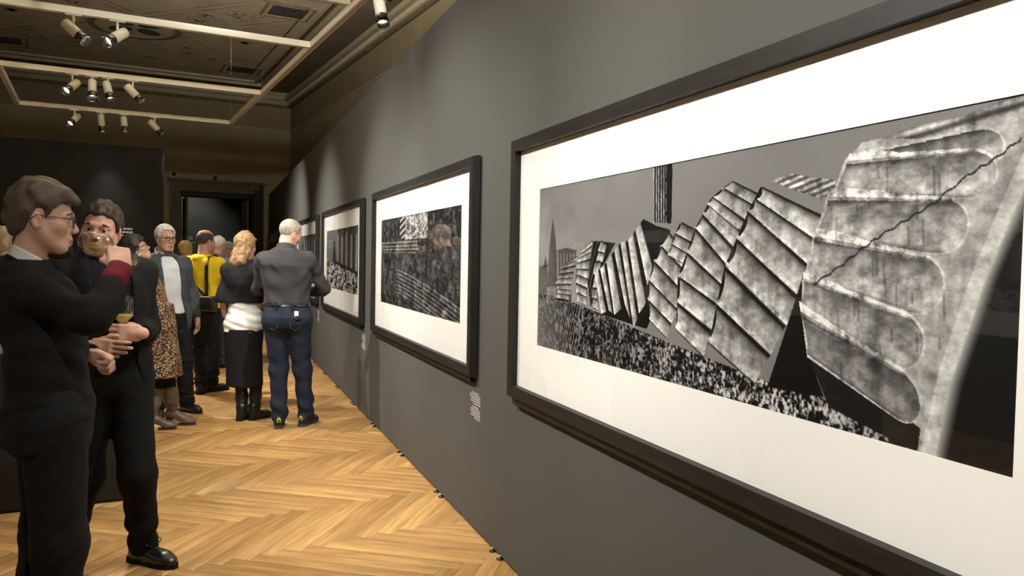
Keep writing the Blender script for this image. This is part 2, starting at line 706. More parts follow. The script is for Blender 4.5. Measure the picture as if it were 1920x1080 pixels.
# ---- exhibition wall on the right, standing on small levelling feet
WH = 2.98
wall_right = struct(MB().box((0, -5.4, 0.016), (0.24, 20.25, WH)).build('wall_right', M_GREY))
MB().box((0.02, -5.4, 0.0), (0.22, 20.25, 0.02)).build('gap_strip', M_BLACKPL, wall_right)  # black strip filling the dark gap under the wall
fm = MB().lathe([(0.017, 0.0), (0.017, 0.007), (0.008, 0.009), (0.006, 0.018)], 12)
fme = None
for k in range(9):
    for dy in (0.0, 0.11):
        o = None
        loc = (-0.006, 3.53+1.053*k+dy, 0.0)
        if fme is None:
            o = fm.build('levelling_foot', M_BLACKPL, wall_right, True, loc)
            fme = o.data
        else:
            o = link('levelling_foot', fme, None, wall_right, loc)
        s = MB().box((-0.012, -0.004, 0.012), (0.004, 0.004, 0.020)).build('foot_screw', M_WHITE, o)

# ---- opposite exhibition wall (shows in the glass of the pictures) and the black panel across the room
wall_left = struct(MB().box((-5.25, -5.4, 0.0), (-5.0, 11.6, WH)).build('wall_left', M_BLACKWALL))
PANEL_V = 12.72
panel = struct(MB().box((-4.1, PANEL_V, 0.0), (-0.414, PANEL_V+.22, 3.0), rx).build('wall_partition', M_BLACKWALL))

# ---- hall shell
DU0, DU1, DZ = 0.557, 2.291, 3.02


struct(MB().box((LEFT_U, FAR_V, 0), (DU0, FAR_V+.45, CEIL_Z), rx).box((DU1, FAR_V, 0), (RIGHT_U+.3, FAR_V+.45, CEIL_Z), rx)
       .box((DU0, FAR_V, DZ), (DU1, FAR_V+.45, CEIL_Z), rx).build('wall_far', M_CREAM))
struct(MB().box((RIGHT_U, BACK_V, 0), (RIGHT_U+.3, FAR_V, CEIL_Z), rx).build('wall_hall_right', M_CREAM))
struct(MB().box((LEFT_U-.3, BACK_V, 0), (LEFT_U, FAR_V+.45, CEIL_Z), rx).build('wall_hall_left', M_CREAM))
struct(MB().box((LEFT_U-.3, BACK_V-.3, 0), (RIGHT_U+.3, BACK_V, CEIL_Z), rx).build('wall_back', M_CREAM))
ceiling = struct(MB().box((LEFT_U-.3, BACK_V-.3, CEIL_Z), (RIGHT_U+.3, 25.5, CEIL_Z+.2), rx).build('ceiling', M_BROWNBAND))

# mouldings along far and right wall
def trim_run(name, z0, z1, depth, m):
    b = MB()
    b.box((LEFT_U, FAR_V-depth, z0), (RIGHT_U-depth, FAR_V, z1), rx)
    b.box((RIGHT_U-depth, BACK_V, z0), (RIGHT_U, FAR_V, z1), rx)
    return struct(b.build(name, m))


trim_run('trim_1', 4.70, 4.74, 0.02, M_MOULD)
trim_run('trim_5', 4.74, 5.30, 0.006, mat('frieze_ochre', (0.31, 0.25, 0.15), .9, .15, var=.12, scale=2))
trim_run('trim_2', 5.30, 5.36, 0.05, M_DARKLINE)
trim_run('trim_3', 5.36, 5.47, 0.10, M_CREAM)
trim_run('trim_4', 5.47, 5.56, 0.20, M_MOULD)
b = MB()
for k in range(150):
    u = RIGHT_U-.1-.075*k
    b.box((u-.02, FAR_V-.125, 5.38), (u+.02, FAR_V-.10, 5.45), rx)
for k in range(200):
    v = FAR_V-.15-.075*k
    b.box((RIGHT_U-.125, v-.02, 5.38), (RIGHT_U-.10, v+.02, 5.45), rx)
tag(b.build('dentil_row', M_MOULD, bpy.data.objects['trim_3']), kind='stuff')

# painted bays of the ceiling: frames and ornaments lie a few millimetres proud of the plaster
CU0, BAY_HW = -0.63, 3.02


def strip(b, p, q, w, z0=CEIL_Z-.004, z1=CEIL_Z+.02):
    p, q = np.array(p, float), np.array(q, float)
    t = (q-p)/np.linalg.norm(q-p)
    n = np.array([-t[1], t[0]])*w/2
    b.prism([tuple(p-n), tuple(q-n), tuple(q+n), tuple(p+n)], z0, z1, rx)


def ring_rect(b, u0, v0, u1, v1, w, z0, z1):
    b.box((u0, v0, z0), (u1, v0+w, z1), rx)
    b.box((u0, v1-w, z0), (u1, v1, z1), rx)
    b.box((u0, v0+w, z0), (u0+w, v1-w, z1), rx)
    b.box((u1-w, v0+w, z0), (u1, v1-w, z1), rx)


for vA, vB in ((12.85, 20.20), (4.9, 12.25)):
    vc = (vA+vB)/2
    u0, u1 = CU0-BAY_HW, CU0+BAY_HW
    b = MB()
    b.box((u0, vA, CEIL_Z-.010), (u1, vB, CEIL_Z+.02), rx)
    b.build('painted_field', M_FIELD, ceiling)
    b = MB()
    ring_rect(b, u0, vA, u1, vB, .09, CEIL_Z-.10, CEIL_Z)
    ring_rect(b, u0+.22, vA+.22, u1-.22, vB-.22, .07, CEIL_Z-.06, CEIL_Z)
    b.build('frame_moulding', M_MOULD, ceiling)
    b = MB()
    ring_rect(b, u0+.10, vA+.10, u1-.10, vB-.10, .10, CEIL_Z-.014, CEIL_Z)
    ring_rect(b, u0+.46, vA+.80, u1-.46, vB-.80, .035, CEIL_Z-.014, CEIL_Z)
    b.build('dark_border', M_DARKLINE, ceiling)
    z0, z1 = CEIL_Z-.016, CEIL_Z
    for su in (1, -1):
        for sv in (1, -1):
            def mm(p):
                return (CU0+su*(p[0]-CU0), vc+sv*(p[1]-16.5))
            b = MB()
            for p, q in (((-0.55, 15.75), (1.0, 14.0)), ((1.12, 15.53), (1.79, 14.77)), ((.11, 16.5), (1.84, 14.4)),
                         ((-.55, 15.5), (.86, 13.9))):
                pm, qm = mm(p), mm(q)
                pm, qm = np.array(pm), np.array(qm)
                t = (qm-pm)/np.linalg.norm(qm-pm)
                n = np.array([-t[1], t[0]])
                mid = (pm+qm)/2
                for (aa, bb) in ((pm, mid-t*.12), (mid+t*.12, qm)):
                    poly = [aa-n*.02, bb-n*.006, bb+n*.006, aa+n*.02]
                    if su*sv < 0:
                        poly = poly[::-1]
                    b.prism([tuple(x) for x in poly], z0, z1, rx)
            b.build('painted_line', M_ORNA, ceiling)
            b = MB()
            cu, cv = mm((1.65, 14.07))
            b.box((cu-.30, cv-.27, z0), (cu+.30, cv+.27, z1), rx)
            b.build('painted_panel', M_SLATE, ceiling)
            b = MB()
            ring_rect(b, cu-.42, cv-.40, cu+.42, cv+.40, .05, CEIL_Z-.02, CEIL_Z)
            b.build('panel_border', M_ORNA, ceiling)
            # scrolling flower sprays
            rg = random.Random(5)
            b = MB()
            for (fu, fv, fs) in ((0.98, 14.66, .36), (0.41, 15.4, .25), (0.49, 15.05, .22), (1.32, 16.45, .18), (-.3, 14.2, .2)):
                for k in range(11):
                    a0 = rg.uniform(0, 6.28)
                    rr0 = fs*rg.uniform(.25, .55)
                    cx, cy = fu+rg.uniform(-.5, .5)*fs*1.4, fv+rg.uniform(-.35, .35)*fs
                    pts = []
                    for j in range(7):
                        a = a0+j*.55
                        rr = rr0*(1-j*.11)
                        pts.append((cx+rr*math.cos(a), cy+rr*math.sin(a)))
                    for j in range(6):
                        pj, qj = mm(pts[j]), mm(pts[j+1])
                        strip(b, pj, qj, .026-.003*j, z0, z1)
            b.build('flower_spray', M_ORNA, ceiling)
    b = MB()
    n = 40
    for k in range(n):
        a0, a1 = 2*math.pi*k/n, 2*math.pi*(k+1)/n
        P = [(CU0+rr*math.cos(a), vc+rr*math.sin(a)) for rr, a in ((.68, a0), (.80, a0), (.80, a1), (.68, a1))]
        b.prism(P, CEIL_Z-.03, CEIL_Z, rx)
    b.build('medallion_ring', M_BROWNBAND, ceiling)
    b = MB()
    for k in range(4):
        a = k*math.pi/2+math.pi/4
        P = []
        for j in range(12):
            t = j/12*2*math.pi
            x, y = .34+.24*math.cos(t), .17*math.sin(t)
            P.append((CU0+x*math.cos(a)-y*math.sin(a), vc+x*math.sin(a)+y*math.cos(a)))
        b.prism(P, z0, z1, rx)
    b.build('medallion_figure', M_SLATE, ceiling)

# ---- doorway in the far wall with the next room behind it
door = struct(empty('door_1'))
b = MB()
for w0, w1, dz, dd in ((0.0, .10, .0, .05), (.10, .22, -.10, .09), (.22, .25, -.22, .06)):
    pass
b.box((DU0-.25, FAR_V-.05, 0), (DU0-.13, FAR_V, DZ+.24), rx)
b.box((DU0-.13, FAR_V-.09, 0), (DU0, FAR_V, DZ+.12), rx)
b.build('door_jamb', M_DOORWOOD, door)
b = MB()
b.box((DU1+.13, FAR_V-.05, 0), (DU1+.25, FAR_V, DZ+.24), rx)
b.box((DU1, FAR_V-.09, 0), (DU1+.13, FAR_V, DZ+.12), rx)
b.build('door_jamb', M_DARKWOOD, door)
b = MB()
b.box((DU0-.13, FAR_V-.05, DZ+.12), (DU1+.13, FAR_V, DZ+.24), rx)
b.box((DU0, FAR_V-.09, DZ), (DU1, FAR_V, DZ+.12), rx)
b.build('lintel', M_DOORWOOD, door)
b = MB()
b.box((DU0-.30, FAR_V-.12, DZ+.24), (DU1+.30, FAR_V, DZ+.30), rx)
b.build('door_cornice', M_DOORWOOD, door)
b = MB()
b.box((DU0, FAR_V, 0), (DU0+.03, FAR_V+.45, DZ), rx)
b.box((DU1-.03, FAR_V, 0), (DU1, FAR_V+.45, DZ), rx)
b.box((DU0, FAR_V, DZ-.12), (DU1, FAR_V+.45, DZ), rx)
b.build('door_lining', M_DARKWOOD, door)
# open leaves folded into the reveal
for u0, u1, hs in ((DU0+.13, DU0+.19, 1), (DU1-.15, DU1-.09, -1)):
    lf = MB().box((u0, FAR_V+.10, 0.02), (u1, FAR_V+.85, DZ-.14), rx).build('door_leaf', M_DOORWOOD, door)
    hx = u0-.03 if hs < 0 else u1+.03
    MB().box((min(hx, u0), FAR_V+.70, 1.05), (max(hx, u1), FAR_V+.74, 1.09), rx).build('door_handle', M_CHROME, lf)
M_NEXT = mat('next_room_grey', (0.060, 0.062, 0.055), 0.8, 0.2, var=0.1, scale=2)
nx = struct(MB().box((-1.5, 24.6, 0), (4.5, 24.8, 4.2), rx).box((-1.7, 21.5, 0), (-1.5, 24.8, 4.2), rx)
            .box((4.5, 21.5, 0), (4.7, 24.8, 4.2), rx).box((-1.7, 21.5, 4.2), (4.7, 24.8, 4.3), rx).build('wall_next_room', M_NEXT))
# lettering on the next room's wall: two blocks of small pale lines
for (u0, z0, n) in ((0.72, 1.95, 5), (1.55, 1.70, 4)):
    b = MB()
    rg = random.Random(3)
    for k in range(n):
        b.box((u0+rg.uniform(0, .15), 24.592, z0-.055*k), (u0+rg.uniform(.35, .6), 24.6, z0-.055*k+.018), rx)
    b.build('wall_lettering', mat('grey_lettering', (.45, .45, .42), .7), nx)

# small devices above the door
dv = empty('motion_sensor', room(0.41, FAR_V, 3.42))
tag(dv, 'round black sensor on a pale square plate above the left door corner', 'sensor')
dv.rotation_euler = (0, 0, TH)
MB().box((-.09, -.012, -.10), (.09, 0, .08)).build('plate', mat('pale_plate', (.5, .46, .36), .6), dv)
MB().lathe([(.045, 0), (.05, .02), (.035, .045), (.01, .05)], 20, lambda p: np.array([p[0], -.012-p[2], p[1]])).build('dome', M_BLACKPL, dv, True)
dv = empty('door_camera', room(1.36, FAR_V, 3.38))
tag(dv, 'small dark ball camera above the middle of the doorway', 'camera')
dv.rotation_euler = (0, 0, TH)
MB().lathe([(.01, .05), (.035, .04), (.05, 0), (.035, -.04), (.01, -.05)], 16, lambda p: np.array([p[0], -.06+p[1], p[2]])).build('ball', M_DARKWOOD, dv, True)
MB().lathe([(.02, 0), (.015, .05)], 12, lambda p: np.array([p[0], -p[2], p[1]])).build('mount', M_DARKWOOD, dv, True)

# ---- long black plinth standing across the room behind the two men
pa, pb = floor_at(-420, 1010), floor_at(266, 936)
dirp = unit(pb-pa)
nrm = np.array([-dirp[1], dirp[0], 0])
Lp = np.linalg.norm(pb-pa)
plinth = empty('plinth', pa)
plinth.rotation_euler = (0, 0, math.atan2(dirp[1], dirp[0]))
tag(plinth, 'long low black plinth standing on the parquet behind the two wine drinkers', 'plinth')
M_PLINTH = mat('plinth_black', (0.022, 0.020, 0.017), 0.7, 0.25, var=0.1, scale=3)
MB().box((0, 0, .02), (Lp, .5, .88)).build('body', M_PLINTH, plinth)
MB().box((-.004, -.004, .88), (Lp+.004, .504, .90)).build('top', M_PLINTH, plinth)
MB().box((.02, .02, 0), (Lp-.02, .48, .02)).build('base', M_BLACKPL, plinth)

# ================================================================== lighting track with spotlights
TU0, TU1 = -2.21, 0.47
TVS = [-2.28, 0.17, 2.62, 5.07, 7.52, 9.97, 12.42]
tw, tz0, tz1 = .026, TZ, TZ+.055
tr = empty('lighting_track', room(TU0, TVS[-1], TZ))
tag(tr, 'white rectangular lighting track frame hanging below the painted ceiling', 'track')
trl = np.array(tr.location)


def rt(u, v, z):
    return room(u, v, z)-trl


for u, nm in ((TU0, 'side_rail'), (TU1, 'side_rail')):
    rl = MB().box((u-tw, TVS[0], tz0), (u+tw, TVS[-1]+tw, tz1), rt).build(nm, M_WHITE, tr)
    MB().box((u-.009, TVS[0], tz0-.002), (u+.009, TVS[-1], tz0+.004), rt).build('track_slot', mat('slot_grey', (.35, .33, .28), .5), rl)
for v in TVS:
    MB().box((TU0+tw, v-tw, tz0), (TU1-tw, v+tw, tz1), rt).build('cross_rail', M_WHITE, tr)
for v in TVS:
    for u in (TU0, TU1):
        MB().tube([rt(u, v, tz1), rt(u, v, CEIL_Z)], .0005, 5).build('suspension_wire', M_CHROME, tr)

M_LENS = mat('lamp_lens', (1, 1, 1), .3, emit=(1, .95, .85), estr=70.0)
M_SNOOT = mat('black_chrome_snoot', (.10, .10, .10), .12, .5, metallic=.9)
for n, (u, v, tgt, pw, cone, label) in enumerate(SPOTS):
    P = room(u, v, TZ)
    T = np.array(tgt)
    s = empty('track_spotlight', P)
    if label:
        tag(s, label, 'spotlight', 'track spotlights')
    else:
        tag(s, 'unseen white track spotlight above the top edge of the picture', 'spotlight', 'track spotlights out of view')
    head = P+np.array([0, 0, -.13]) if T[2] < 3 else P+RY*.27+np.array([0, 0, -.17])
    ax = unit(T-head)
    side = unit(np.cross(ax, [0, 0, 1.0])) if abs(ax[2]) < .999 else np.array([1.0, 0, 0])
    up = np.cross(side, ax)
    hd = head-P

    def Mh(p, o=hd):
        return o+side*p[0]+up*p[1]+ax*p[2]
    MB().box((-.06, -.016, -.012), (.06, .016, 0)).build('adapter', M_WHITE, s)
    MB().tube([(0, 0, -.012), (0, 0, -.075), hd*.98], .011, 10).build('stem', M_WHITE, s, True)
    MB().lathe([(.02, -.10), (.040, -.095), (.043, -.085), (.043, .055), (.038, .058)], 20, Mh).build('housing', M_WHITE, s, True)
    wide = 'wide' in (label or '')
    r1 = .068 if wide else .047
    sn = MB().lathe([(.038, .05), (.045, .058), (r1, .13), (r1-.004, .13), (.036, .075)], 20, Mh, caps=False).build('snoot', M_SNOOT, s, True)
    MB().lathe([(.047, .128), (.05, .135), (.044, .135)] if not wide else [(.066, .128), (.070, .135), (.064, .135)], 20, Mh, caps=False).build('lens_ring', M_CHROME, sn, True)
    MB().lathe([(.034, .072), (.030, .080), (.001, .083)], 16, Mh).build('lens', M_LENS, s, True)
    ld = bpy.data.lights.new('spot_beam', 'SPOT')
    ld.energy = pw
    ld.color = LAMP
    ld.spot_size = math.radians(cone)
    ld.spot_blend = 1.0
    ld.shadow_soft_size = 0.035
    lo = bpy.data.objects.new('spot_beam', ld)
    COL.objects.link(lo)
    lo.parent = s
    lo.location = hd+ax*.15
    lo.rotation_euler = Vector(-ax).to_track_quat('Z', 'Y').to_euler()

# lamp of the next room, seen only by the light it throws on the wall behind the doorway
nl = empty('track_spotlight', room(0.9, 23.3, 4.2))
tag(nl, 'ceiling spotlight in the room beyond the doorway', 'spotlight')
MB().lathe([(.04, -.2), (.043, -.19), (.043, -.02), (.02, 0)], 16).build('housing', M_WHITE, nl, True)
ld = bpy.data.lights.new('spot_beam', 'SPOT')
ld.energy, ld.color, ld.spot_size, ld.spot_blend = 120, LAMP, math.radians(80), .9
lo = bpy.data.objects.new('spot_beam', ld)
COL.objects.link(lo)
lo.parent = nl
lo.location = (0, 0, -.22)
lo.rotation_euler = Vector((0, -1.3, 2.0)).to_track_quat('Z', 'Y').to_euler()


# ================================================================== framed photographs
def vnoise(H, Wd, fy, fx, seed):
    rg = np.random.RandomState(seed)
    gy, gx = int(fy)+2, int(fx)+2
    g = rg.rand(gy+1, gx+1)
    y = np.linspace(0, fy, H)
    x = np.linspace(0, fx, Wd)
    yi, xi = y.astype(int), x.astype(int)
    ty, tx = (y-yi), (x-xi)
    ty = ty*ty*(3-2*ty)
    tx = tx*tx*(3-2*tx)
    a = g[yi][:, xi]
    b_ = g[yi][:, xi+1]
    c = g[yi+1][:, xi]
    d = g[yi+1][:, xi+1]
    return (a*(1-tx)+b_*tx)*(1-ty[:, None])+(c*(1-tx)+d*tx)*ty[:, None]


def fbm(H, Wd, fy, fx, octs, seed, gain=.55):
    s, a, t = 0, 1.0, 0
    for o in range(octs):
        s = s+a*vnoise(H, Wd, fy*2**o, fx*2**o, seed+o)
        t += a
        a *= gain
    return s/t


class Canvas:
    """monochrome print; strokes are given in pixels of the big picture as it hangs, mapped to its plane"""
    PY0, PY1, PZ0, PZ1 = 3.12, 0.946, 1.774, 1.103

    def __init__(self, H, Wd):
        self.H, self.W = H, Wd
        self.im = np.zeros((H, Wd))
        self.n1 = fbm(H, Wd, 30, 60, 5, 1, .7)
        self.n2 = fbm(H, Wd, 9, 150, 3, 9)
        self.n3 = np.random.RandomState(4).rand(H, Wd)

    def st(self, px, py):
        px, py = np.asarray(px, float), np.asarray(py, float)
        v = CF+((px-960)/FPX)[..., None]*CR-((py-540)/FPX)[..., None]*CU
        t = (-.03-CAM[0])/v[..., 0]
        y = CAM[1]+t*v[..., 1]
        z = CAM[2]+t*v[..., 2]
        return (self.PY0-y)/(self.PY0-self.PY1), (self.PZ0-z)/(self.PZ0-self.PZ1)

    def put(self, px, py, val, ok=None, tex=0.0):
        s, t = self.st(px, py)
        j = np.round(s*(self.W-1)).astype(int)
        i = np.round(t*(self.H-1)).astype(int)
        m = (i >= 0) & (i < self.H) & (j >= 0) & (j < self.W)
        if ok is not None:
            m &= ok
        i, j, val = i[m], j[m], np.broadcast_to(val, px.shape)[m]
        if tex:
            val = val*(1+tex*(self.n1[i, j]-.5)*2.0+tex*(self.n2[i, j]-.5)*.6)
        self.im[i, j] = np.clip(val, 0, 1)

    def quad(self, l0, r0, l1, r1, val, tex=0.0, na=260, nb=110, scal=0.0, rnd=0.0, jag=0.0, seed=0):
        """l0-r0 upper edge, l1-r1 lower edge; val(a,b)"""
        a, b = np.meshgrid(np.linspace(0, 1, na), np.linspace(0, 1, nb))
        l0, r0, l1, r1 = [np.array(q, float) for q in (l0, r0, l1, r1)]
        bb = b
        if jag:
            rg = np.random.RandomState(seed)
            w = np.interp(np.linspace(0, 1, na), np.linspace(0, 1, 14), rg.rand(14))
            bb = b-jag*w[None, :]*(1-b)
        aa = a+scal*np.sin(np.pi*b)*(1-a)
        P = (l0*(1-aa[..., None])+r0*aa[..., None])*(1-bb[..., None])+(l1*(1-aa[..., None])+r1*aa[..., None])*bb[..., None]
        ok = np.ones(a.shape, bool)
        if rnd:
            x = np.clip((a-(1-rnd))/rnd, 0, 1)
            ok = (x**2+((b-.5)/.5)**2) <= 1.0001
            ok |= a < 1-rnd
        self.put(P[..., 0], P[..., 1], val(a, b), ok, tex)

    def poly(self, pts, val, tex=0.0):
        pts = np.array(pts, float)
        x0, y0 = pts.min(0)
        x1, y1 = pts.max(0)
        gx, gy = np.meshgrid(np.arange(x0, x1, .6), np.arange(y0, y1, .6))
        ins = np.zeros(gx.shape, bool)
        n = len(pts)
        for i in range(n):
            (xa, ya), (xb, yb) = pts[i], pts[(i+1) % n]
            if ya == yb:
                continue
            c = ((ya > gy) != (yb > gy)) & (gx < (xb-xa)*(gy-ya)/(yb-ya)+xa)
            ins ^= c
        v = val(gx, gy) if callable(val) else np.full(gx.shape, val)
        self.put(gx, gy, v, ins, tex)


def flute_shade(gain=1.0, end=0.0):
    def f(a, b):
        v = np.interp(b, [0, .06, .13, .24, .45, .72, .88, .95, 1.0], [.03, .06, .36, .55, .68, .78, .82, .95, .86])
        v = v*(1-.22*np.exp(-((a-.35)/.10)**2))*(1-end*a)
        return v*gain
    return f


def drum(cv, L, R, n, seed, gain=1.0, scal=.05, dark=True):
    L, R = np.array(L, float), np.array(R, float)
    tl = np.linspace(0, 1, len(L))
    tr_ = np.linspace(0, 1, len(R))
    rg = np.random.RandomState(seed)
    ks = np.linspace(0, 1, n+1)
    lp = np.stack([np.interp(ks, tl, L[:, i]) for i in (0, 1)], 1)
    rp = np.stack([np.interp(ks, tr_, R[:, i]) for i in (0, 1)], 1)
    if dark:
        cv.poly(list(L)+list(R[::-1]), .05)
    for k in range(n):
        off = rg.uniform(-4, 4, 2)
        g = gain*rg.uniform(.88, 1.08)
        # upper face of the ridge: ragged pale band
        cv.quad(lp[k]+off*.4+(2, -1), rp[k]+off*.4, lp[k+1]+off*.4, rp[k+1]+off*.4, flute_shade(g, rg.uniform(0, .2)), .55, scal=scal, seed=seed+k)
        w = .13
        d0, d1 = (lp[k+1]-lp[k]), (rp[k+1]-rp[k])
        cv.quad(lp[k+1]+off*.4-d0*w, rp[k+1]+off*.4-d1*w, lp[k+1]+off*.4, rp[k+1]+off*.4,
                lambda a, b, g=g: g*(.80-.55*(b > .82)), .7, nb=30, jag=.5, seed=seed+50+k)


def big_print():
    cv = Canvas(340, 900)
    H, Wd = cv.H, cv.W
    t, s = np.meshgrid(np.linspace(0, 1, H), np.linspace(0, 1, Wd), indexing='ij')
    # sky
    cloud = fbm(H, Wd, 3, 7, 4, 33)
    cv.im = .545+.11*(cloud-.5)*2*np.clip(1-s*1.4, .3, 1)-.05*s+.20*np.clip(t-.25, 0, 1)*np.clip(1-2.2*s, 0, 1)
    # stony ground
    gx = [990, 1040, 1110, 1240, 1420, 1500, 1620, 1725, 1760]
    gy = [548, 556, 585, 640, 712, 730, 795, 850, 880]
    sp = fbm(H, Wd, 34, 110, 4, 61, .7)
    sp2 = fbm(H, Wd, 70, 260, 2, 77, .8)
    gr = np.clip((sp*.5+sp2*.5-.5)*5.0+.26, .03, .9)
    X, Y = np.meshgrid(np.arange(990, 1760, .55), np.arange(545, 905, .55))
    gl = np.interp(X, gx, gy)
    S, T_ = cv.st(X, Y)
    ii = np.clip((T_*(H-1)).round().astype(int), 0, H-1)
    jj = np.clip((S*(Wd-1)).round().astype(int), 0, Wd-1)
    cv.put(X, Y, gr[ii, jj]*np.interp(X, [1000, 1150, 1300, 1500, 1650, 1750], [.55, .62, .9, 1.0, .7, .35]), Y > gl)
    # low dark walls and trees at the far left, a cypress, a standing column
    cv.poly([(1000, 500), (1015, 497), (1018, 540), (1060, 545), (1060, 565), (998, 556)], .10, .5)
    cv.poly([(1026, 410), (1030, 440), (1033, 480), (1034, 540), (1016, 540), (1018, 480), (1022, 440)], .09, .4)
    cv.poly([(1012, 478), (1017, 500), (1008, 500)], .12)
    cv.poly([(1034, 470), (1050, 465), (1070, 470), (1068, 500), (1036, 520)], lambda x, y: .22+.25*(np.sin(x*1.1) > .3)*(y > 476), .4)
    cv.poly([(1015, 538), (1035, 536), (1045, 556), (1013, 560)], .45, .5)
    cv.poly([(1212, 311), (1248, 308), (1246, 420), (1213, 418)], lambda x, y: np.where((x < 1236) & (np.sin((x-1212)*1.35) > .35), .62, .07), .5)
    # fallen fluted drums, far to near
    drum(cv, [(1052, 492), (1038, 510), (1030, 535), (1034, 556)], [(1072, 480), (1066, 505), (1058, 535), (1056, 560)], 8, 1, .95, 0)
    drum(cv, [(1080, 470), (1072, 490), (1068, 520), (1072, 566)], [(1100, 452), (1096, 480), (1090, 530), (1088, 572)], 8, 2, 1.0, 0)
    cv.poly([(1100, 452), (1142, 456), (1118, 500), (1104, 560), (1096, 575), (1090, 530)], .10, .5)
    drum(cv, [(1114, 452), (1104, 490), (1100, 540), (1100, 575)], [(1126, 458), (1116, 490), (1110, 540), (1110, 580)], 6, 3, 1.0, 0)
    # steep drum: long narrow flutes running down to the right
    tops = [(1104, 512), (1114, 504), (1126, 492), (1140, 470), (1152, 456), (1166, 452), (1180, 432), (1194, 412)]
    bots = [(1116, 586), (1130, 580), (1140, 588), (1160, 570), (1176, 612), (1186, 585), (1206, 555), (1228, 520)]
    cv.poly([(1104, 512), (1126, 492), (1166, 452), (1194, 412), (1240, 436), (1236, 530), (1200, 615), (1116, 588)], .05)
    for k in range(7):
        cv.quad(tops[k], bots[k], tops[k+1], bots[k+1], lambda a, b: np.interp(b, [0, .1, .5, .62, .66, 1], [.95, .8, .62, .5, .06, .05]), .5)
    cv.poly([(1196, 418), (1244, 432), (1240, 470), (1214, 478)], .10)
    drum(cv, [(1240, 436), (1216, 480), (1200, 540), (1206, 600)], [(1286, 482), (1276, 540), (1252, 590), (1236, 632)], 5, 5, 1.0)
    drum(cv, [(1262, 420), (1252, 440), (1246, 460), (1240, 480)], [(1304, 440), (1310, 470), (1300, 490), (1290, 505)], 3, 15, .98)
    drum(cv, [(1316, 380), (1290, 430), (1258, 520), (1255, 615)], [(1372, 434), (1352, 500), (1330, 570), (1308, 668)], 6, 6, 1.0)
    drum(cv, [(1360, 342), (1340, 356), (1322, 372), (1312, 384)], [(1412, 366), (1402, 388), (1384, 416), (1368, 430)], 3, 7, .95)
    drum(cv, [(1412, 352), (1388, 400), (1345, 500), (1316, 640)], [(1538, 410), (1502, 500), (1458, 610), (1402, 716)], 6, 8, 1.0)
    cv.poly([(1432, 340), (1470, 328), (1500, 334), (1552, 340), (1548, 366), (1520, 372), (1470, 356)], lambda x, y: .35+.4*(np.sin(x*.21+y*.5) > 0), .8)
    # shadowed gap
    cv.poly([(1492, 515), (1512, 600), (1500, 660), (1530, 742), (1425, 722), (1452, 640), (1470, 585)], .025)
    cv.poly([(1500, 660), (1560, 640), (1720, 800), (1722, 852), (1640, 812), (1540, 760)], .10, .6)
    # nearest drum: base ring on the right, flutes ending in rounded tongues
    cv.poly([(1602, 270), (1700, 250), (1790, 228), (1930, 168), (1930, 330), (1806, 600), (1732, 862), (1706, 848), (1712, 800),
             (1560, 690), (1488, 590), (1494, 515), (1545, 372), (1575, 300)], .66, .45)
    cv.poly([(1640, 262), (1700, 240), (1790, 222), (1930, 165), (1930, 200), (1800, 240), (1720, 262)], lambda x, y: .48+.22*np.sin(x*.09+y*.3), .8)
    fl = [((1592, 296), (1868, 236), (1560, 352), (1862, 318)),
          ((1572, 306), (1858, 282), (1545, 366), (1846, 372)),
          ((1538, 372), (1808, 378), (1514, 440), (1786, 482)),
          ((1512, 446), (1764, 492), (1494, 516), (1738, 600)),
          ((1492, 522), (1726, 606), (1488, 574), (1702, 706)),
          ((1488, 586), (1712, 716), (1500, 662), (1706, 808))]
    sh = lambda a, b: np.interp(b, [0, .06, .16, .4, .75, .92, 1], [.16, .34, .50, .60, .68, .70, .50])*(1-.25*np.exp(-((a-.62)/.04)**2))*(1-.14*np.exp(-((a-.25)/.05)**2))
    for k, (l0, r0, l1, r1) in enumerate(fl):
        g = (.9, 1.0, .98, 1.0, .95, .72)[k]
        # pale rim, then the hollow
        cv.quad(np.array(l0)+(0, -7), np.array(r0)+(5, -7), np.array(l1)+(0, 5), np.array(r1)+(5, 5), lambda a, b: .76*np.ones_like(a), .6, na=420, nb=200, rnd=.22)
        cv.quad(l0, r0, l1, r1, lambda a, b, g=g: g*sh(a, b), .6, na=420, nb=200, rnd=.2, scal=.02)
    for k, (l0, r0, l1, r1) in enumerate(fl):
        if k == 0:
            continue
        # ragged broken ridge above the hollow, thick on the left and thinning out, with its shadow below
        l0, r0, l1, r1 = [np.array(q, float) for q in (l0, r0, l1, r1)]
        e0 = l0+(r0-l0)*.86
        dn = (l1-l0)*.16
        cv.quad(l0+(2, 2), e0, l0+dn*1.5+(6, 0), e0+dn*.3, lambda a, b: .10+.35*b, .9, na=360, nb=50, jag=.3, seed=90+k)
        cv.quad(l0-dn*1.25, e0-dn*.25, l0+dn*.35, e0+dn*.08, lambda a, b: .86-.30*(b > .75), 1.0, na=360, nb=60, jag=.5, seed=80+k)
    rg = np.random.RandomState(12)
    for k in range(26):
        # dark stains running down the stone
        x0, y0 = rg.uniform(1520, 1760), rg.uniform(300, 690)
        ln_ = rg.uniform(20, 60)
        yy_ = np.linspace(0, ln_, 160)
        for o in np.linspace(-2, 2, 9):
            s_, t_ = cv.st(x0+o+.02*yy_, y0+yy_)
            jj_ = np.clip((s_*(Wd-1)).round().astype(int), 0, Wd-1)
            ii_ = np.clip((t_*(H-1)).round().astype(int), 0, H-1)
            ok_ = cv.im[ii_, jj_] > .35
            cv.im[ii_[ok_], jj_[ok_]] *= .93
    # crack across the flutes
    ck = np.array([(1900, 262), (1850, 300), (1800, 330), (1736, 382), (1690, 410), (1640, 440), (1600, 468), (1560, 500), (1512, 532)], float)
    tt = np.linspace(0, 1, 900)
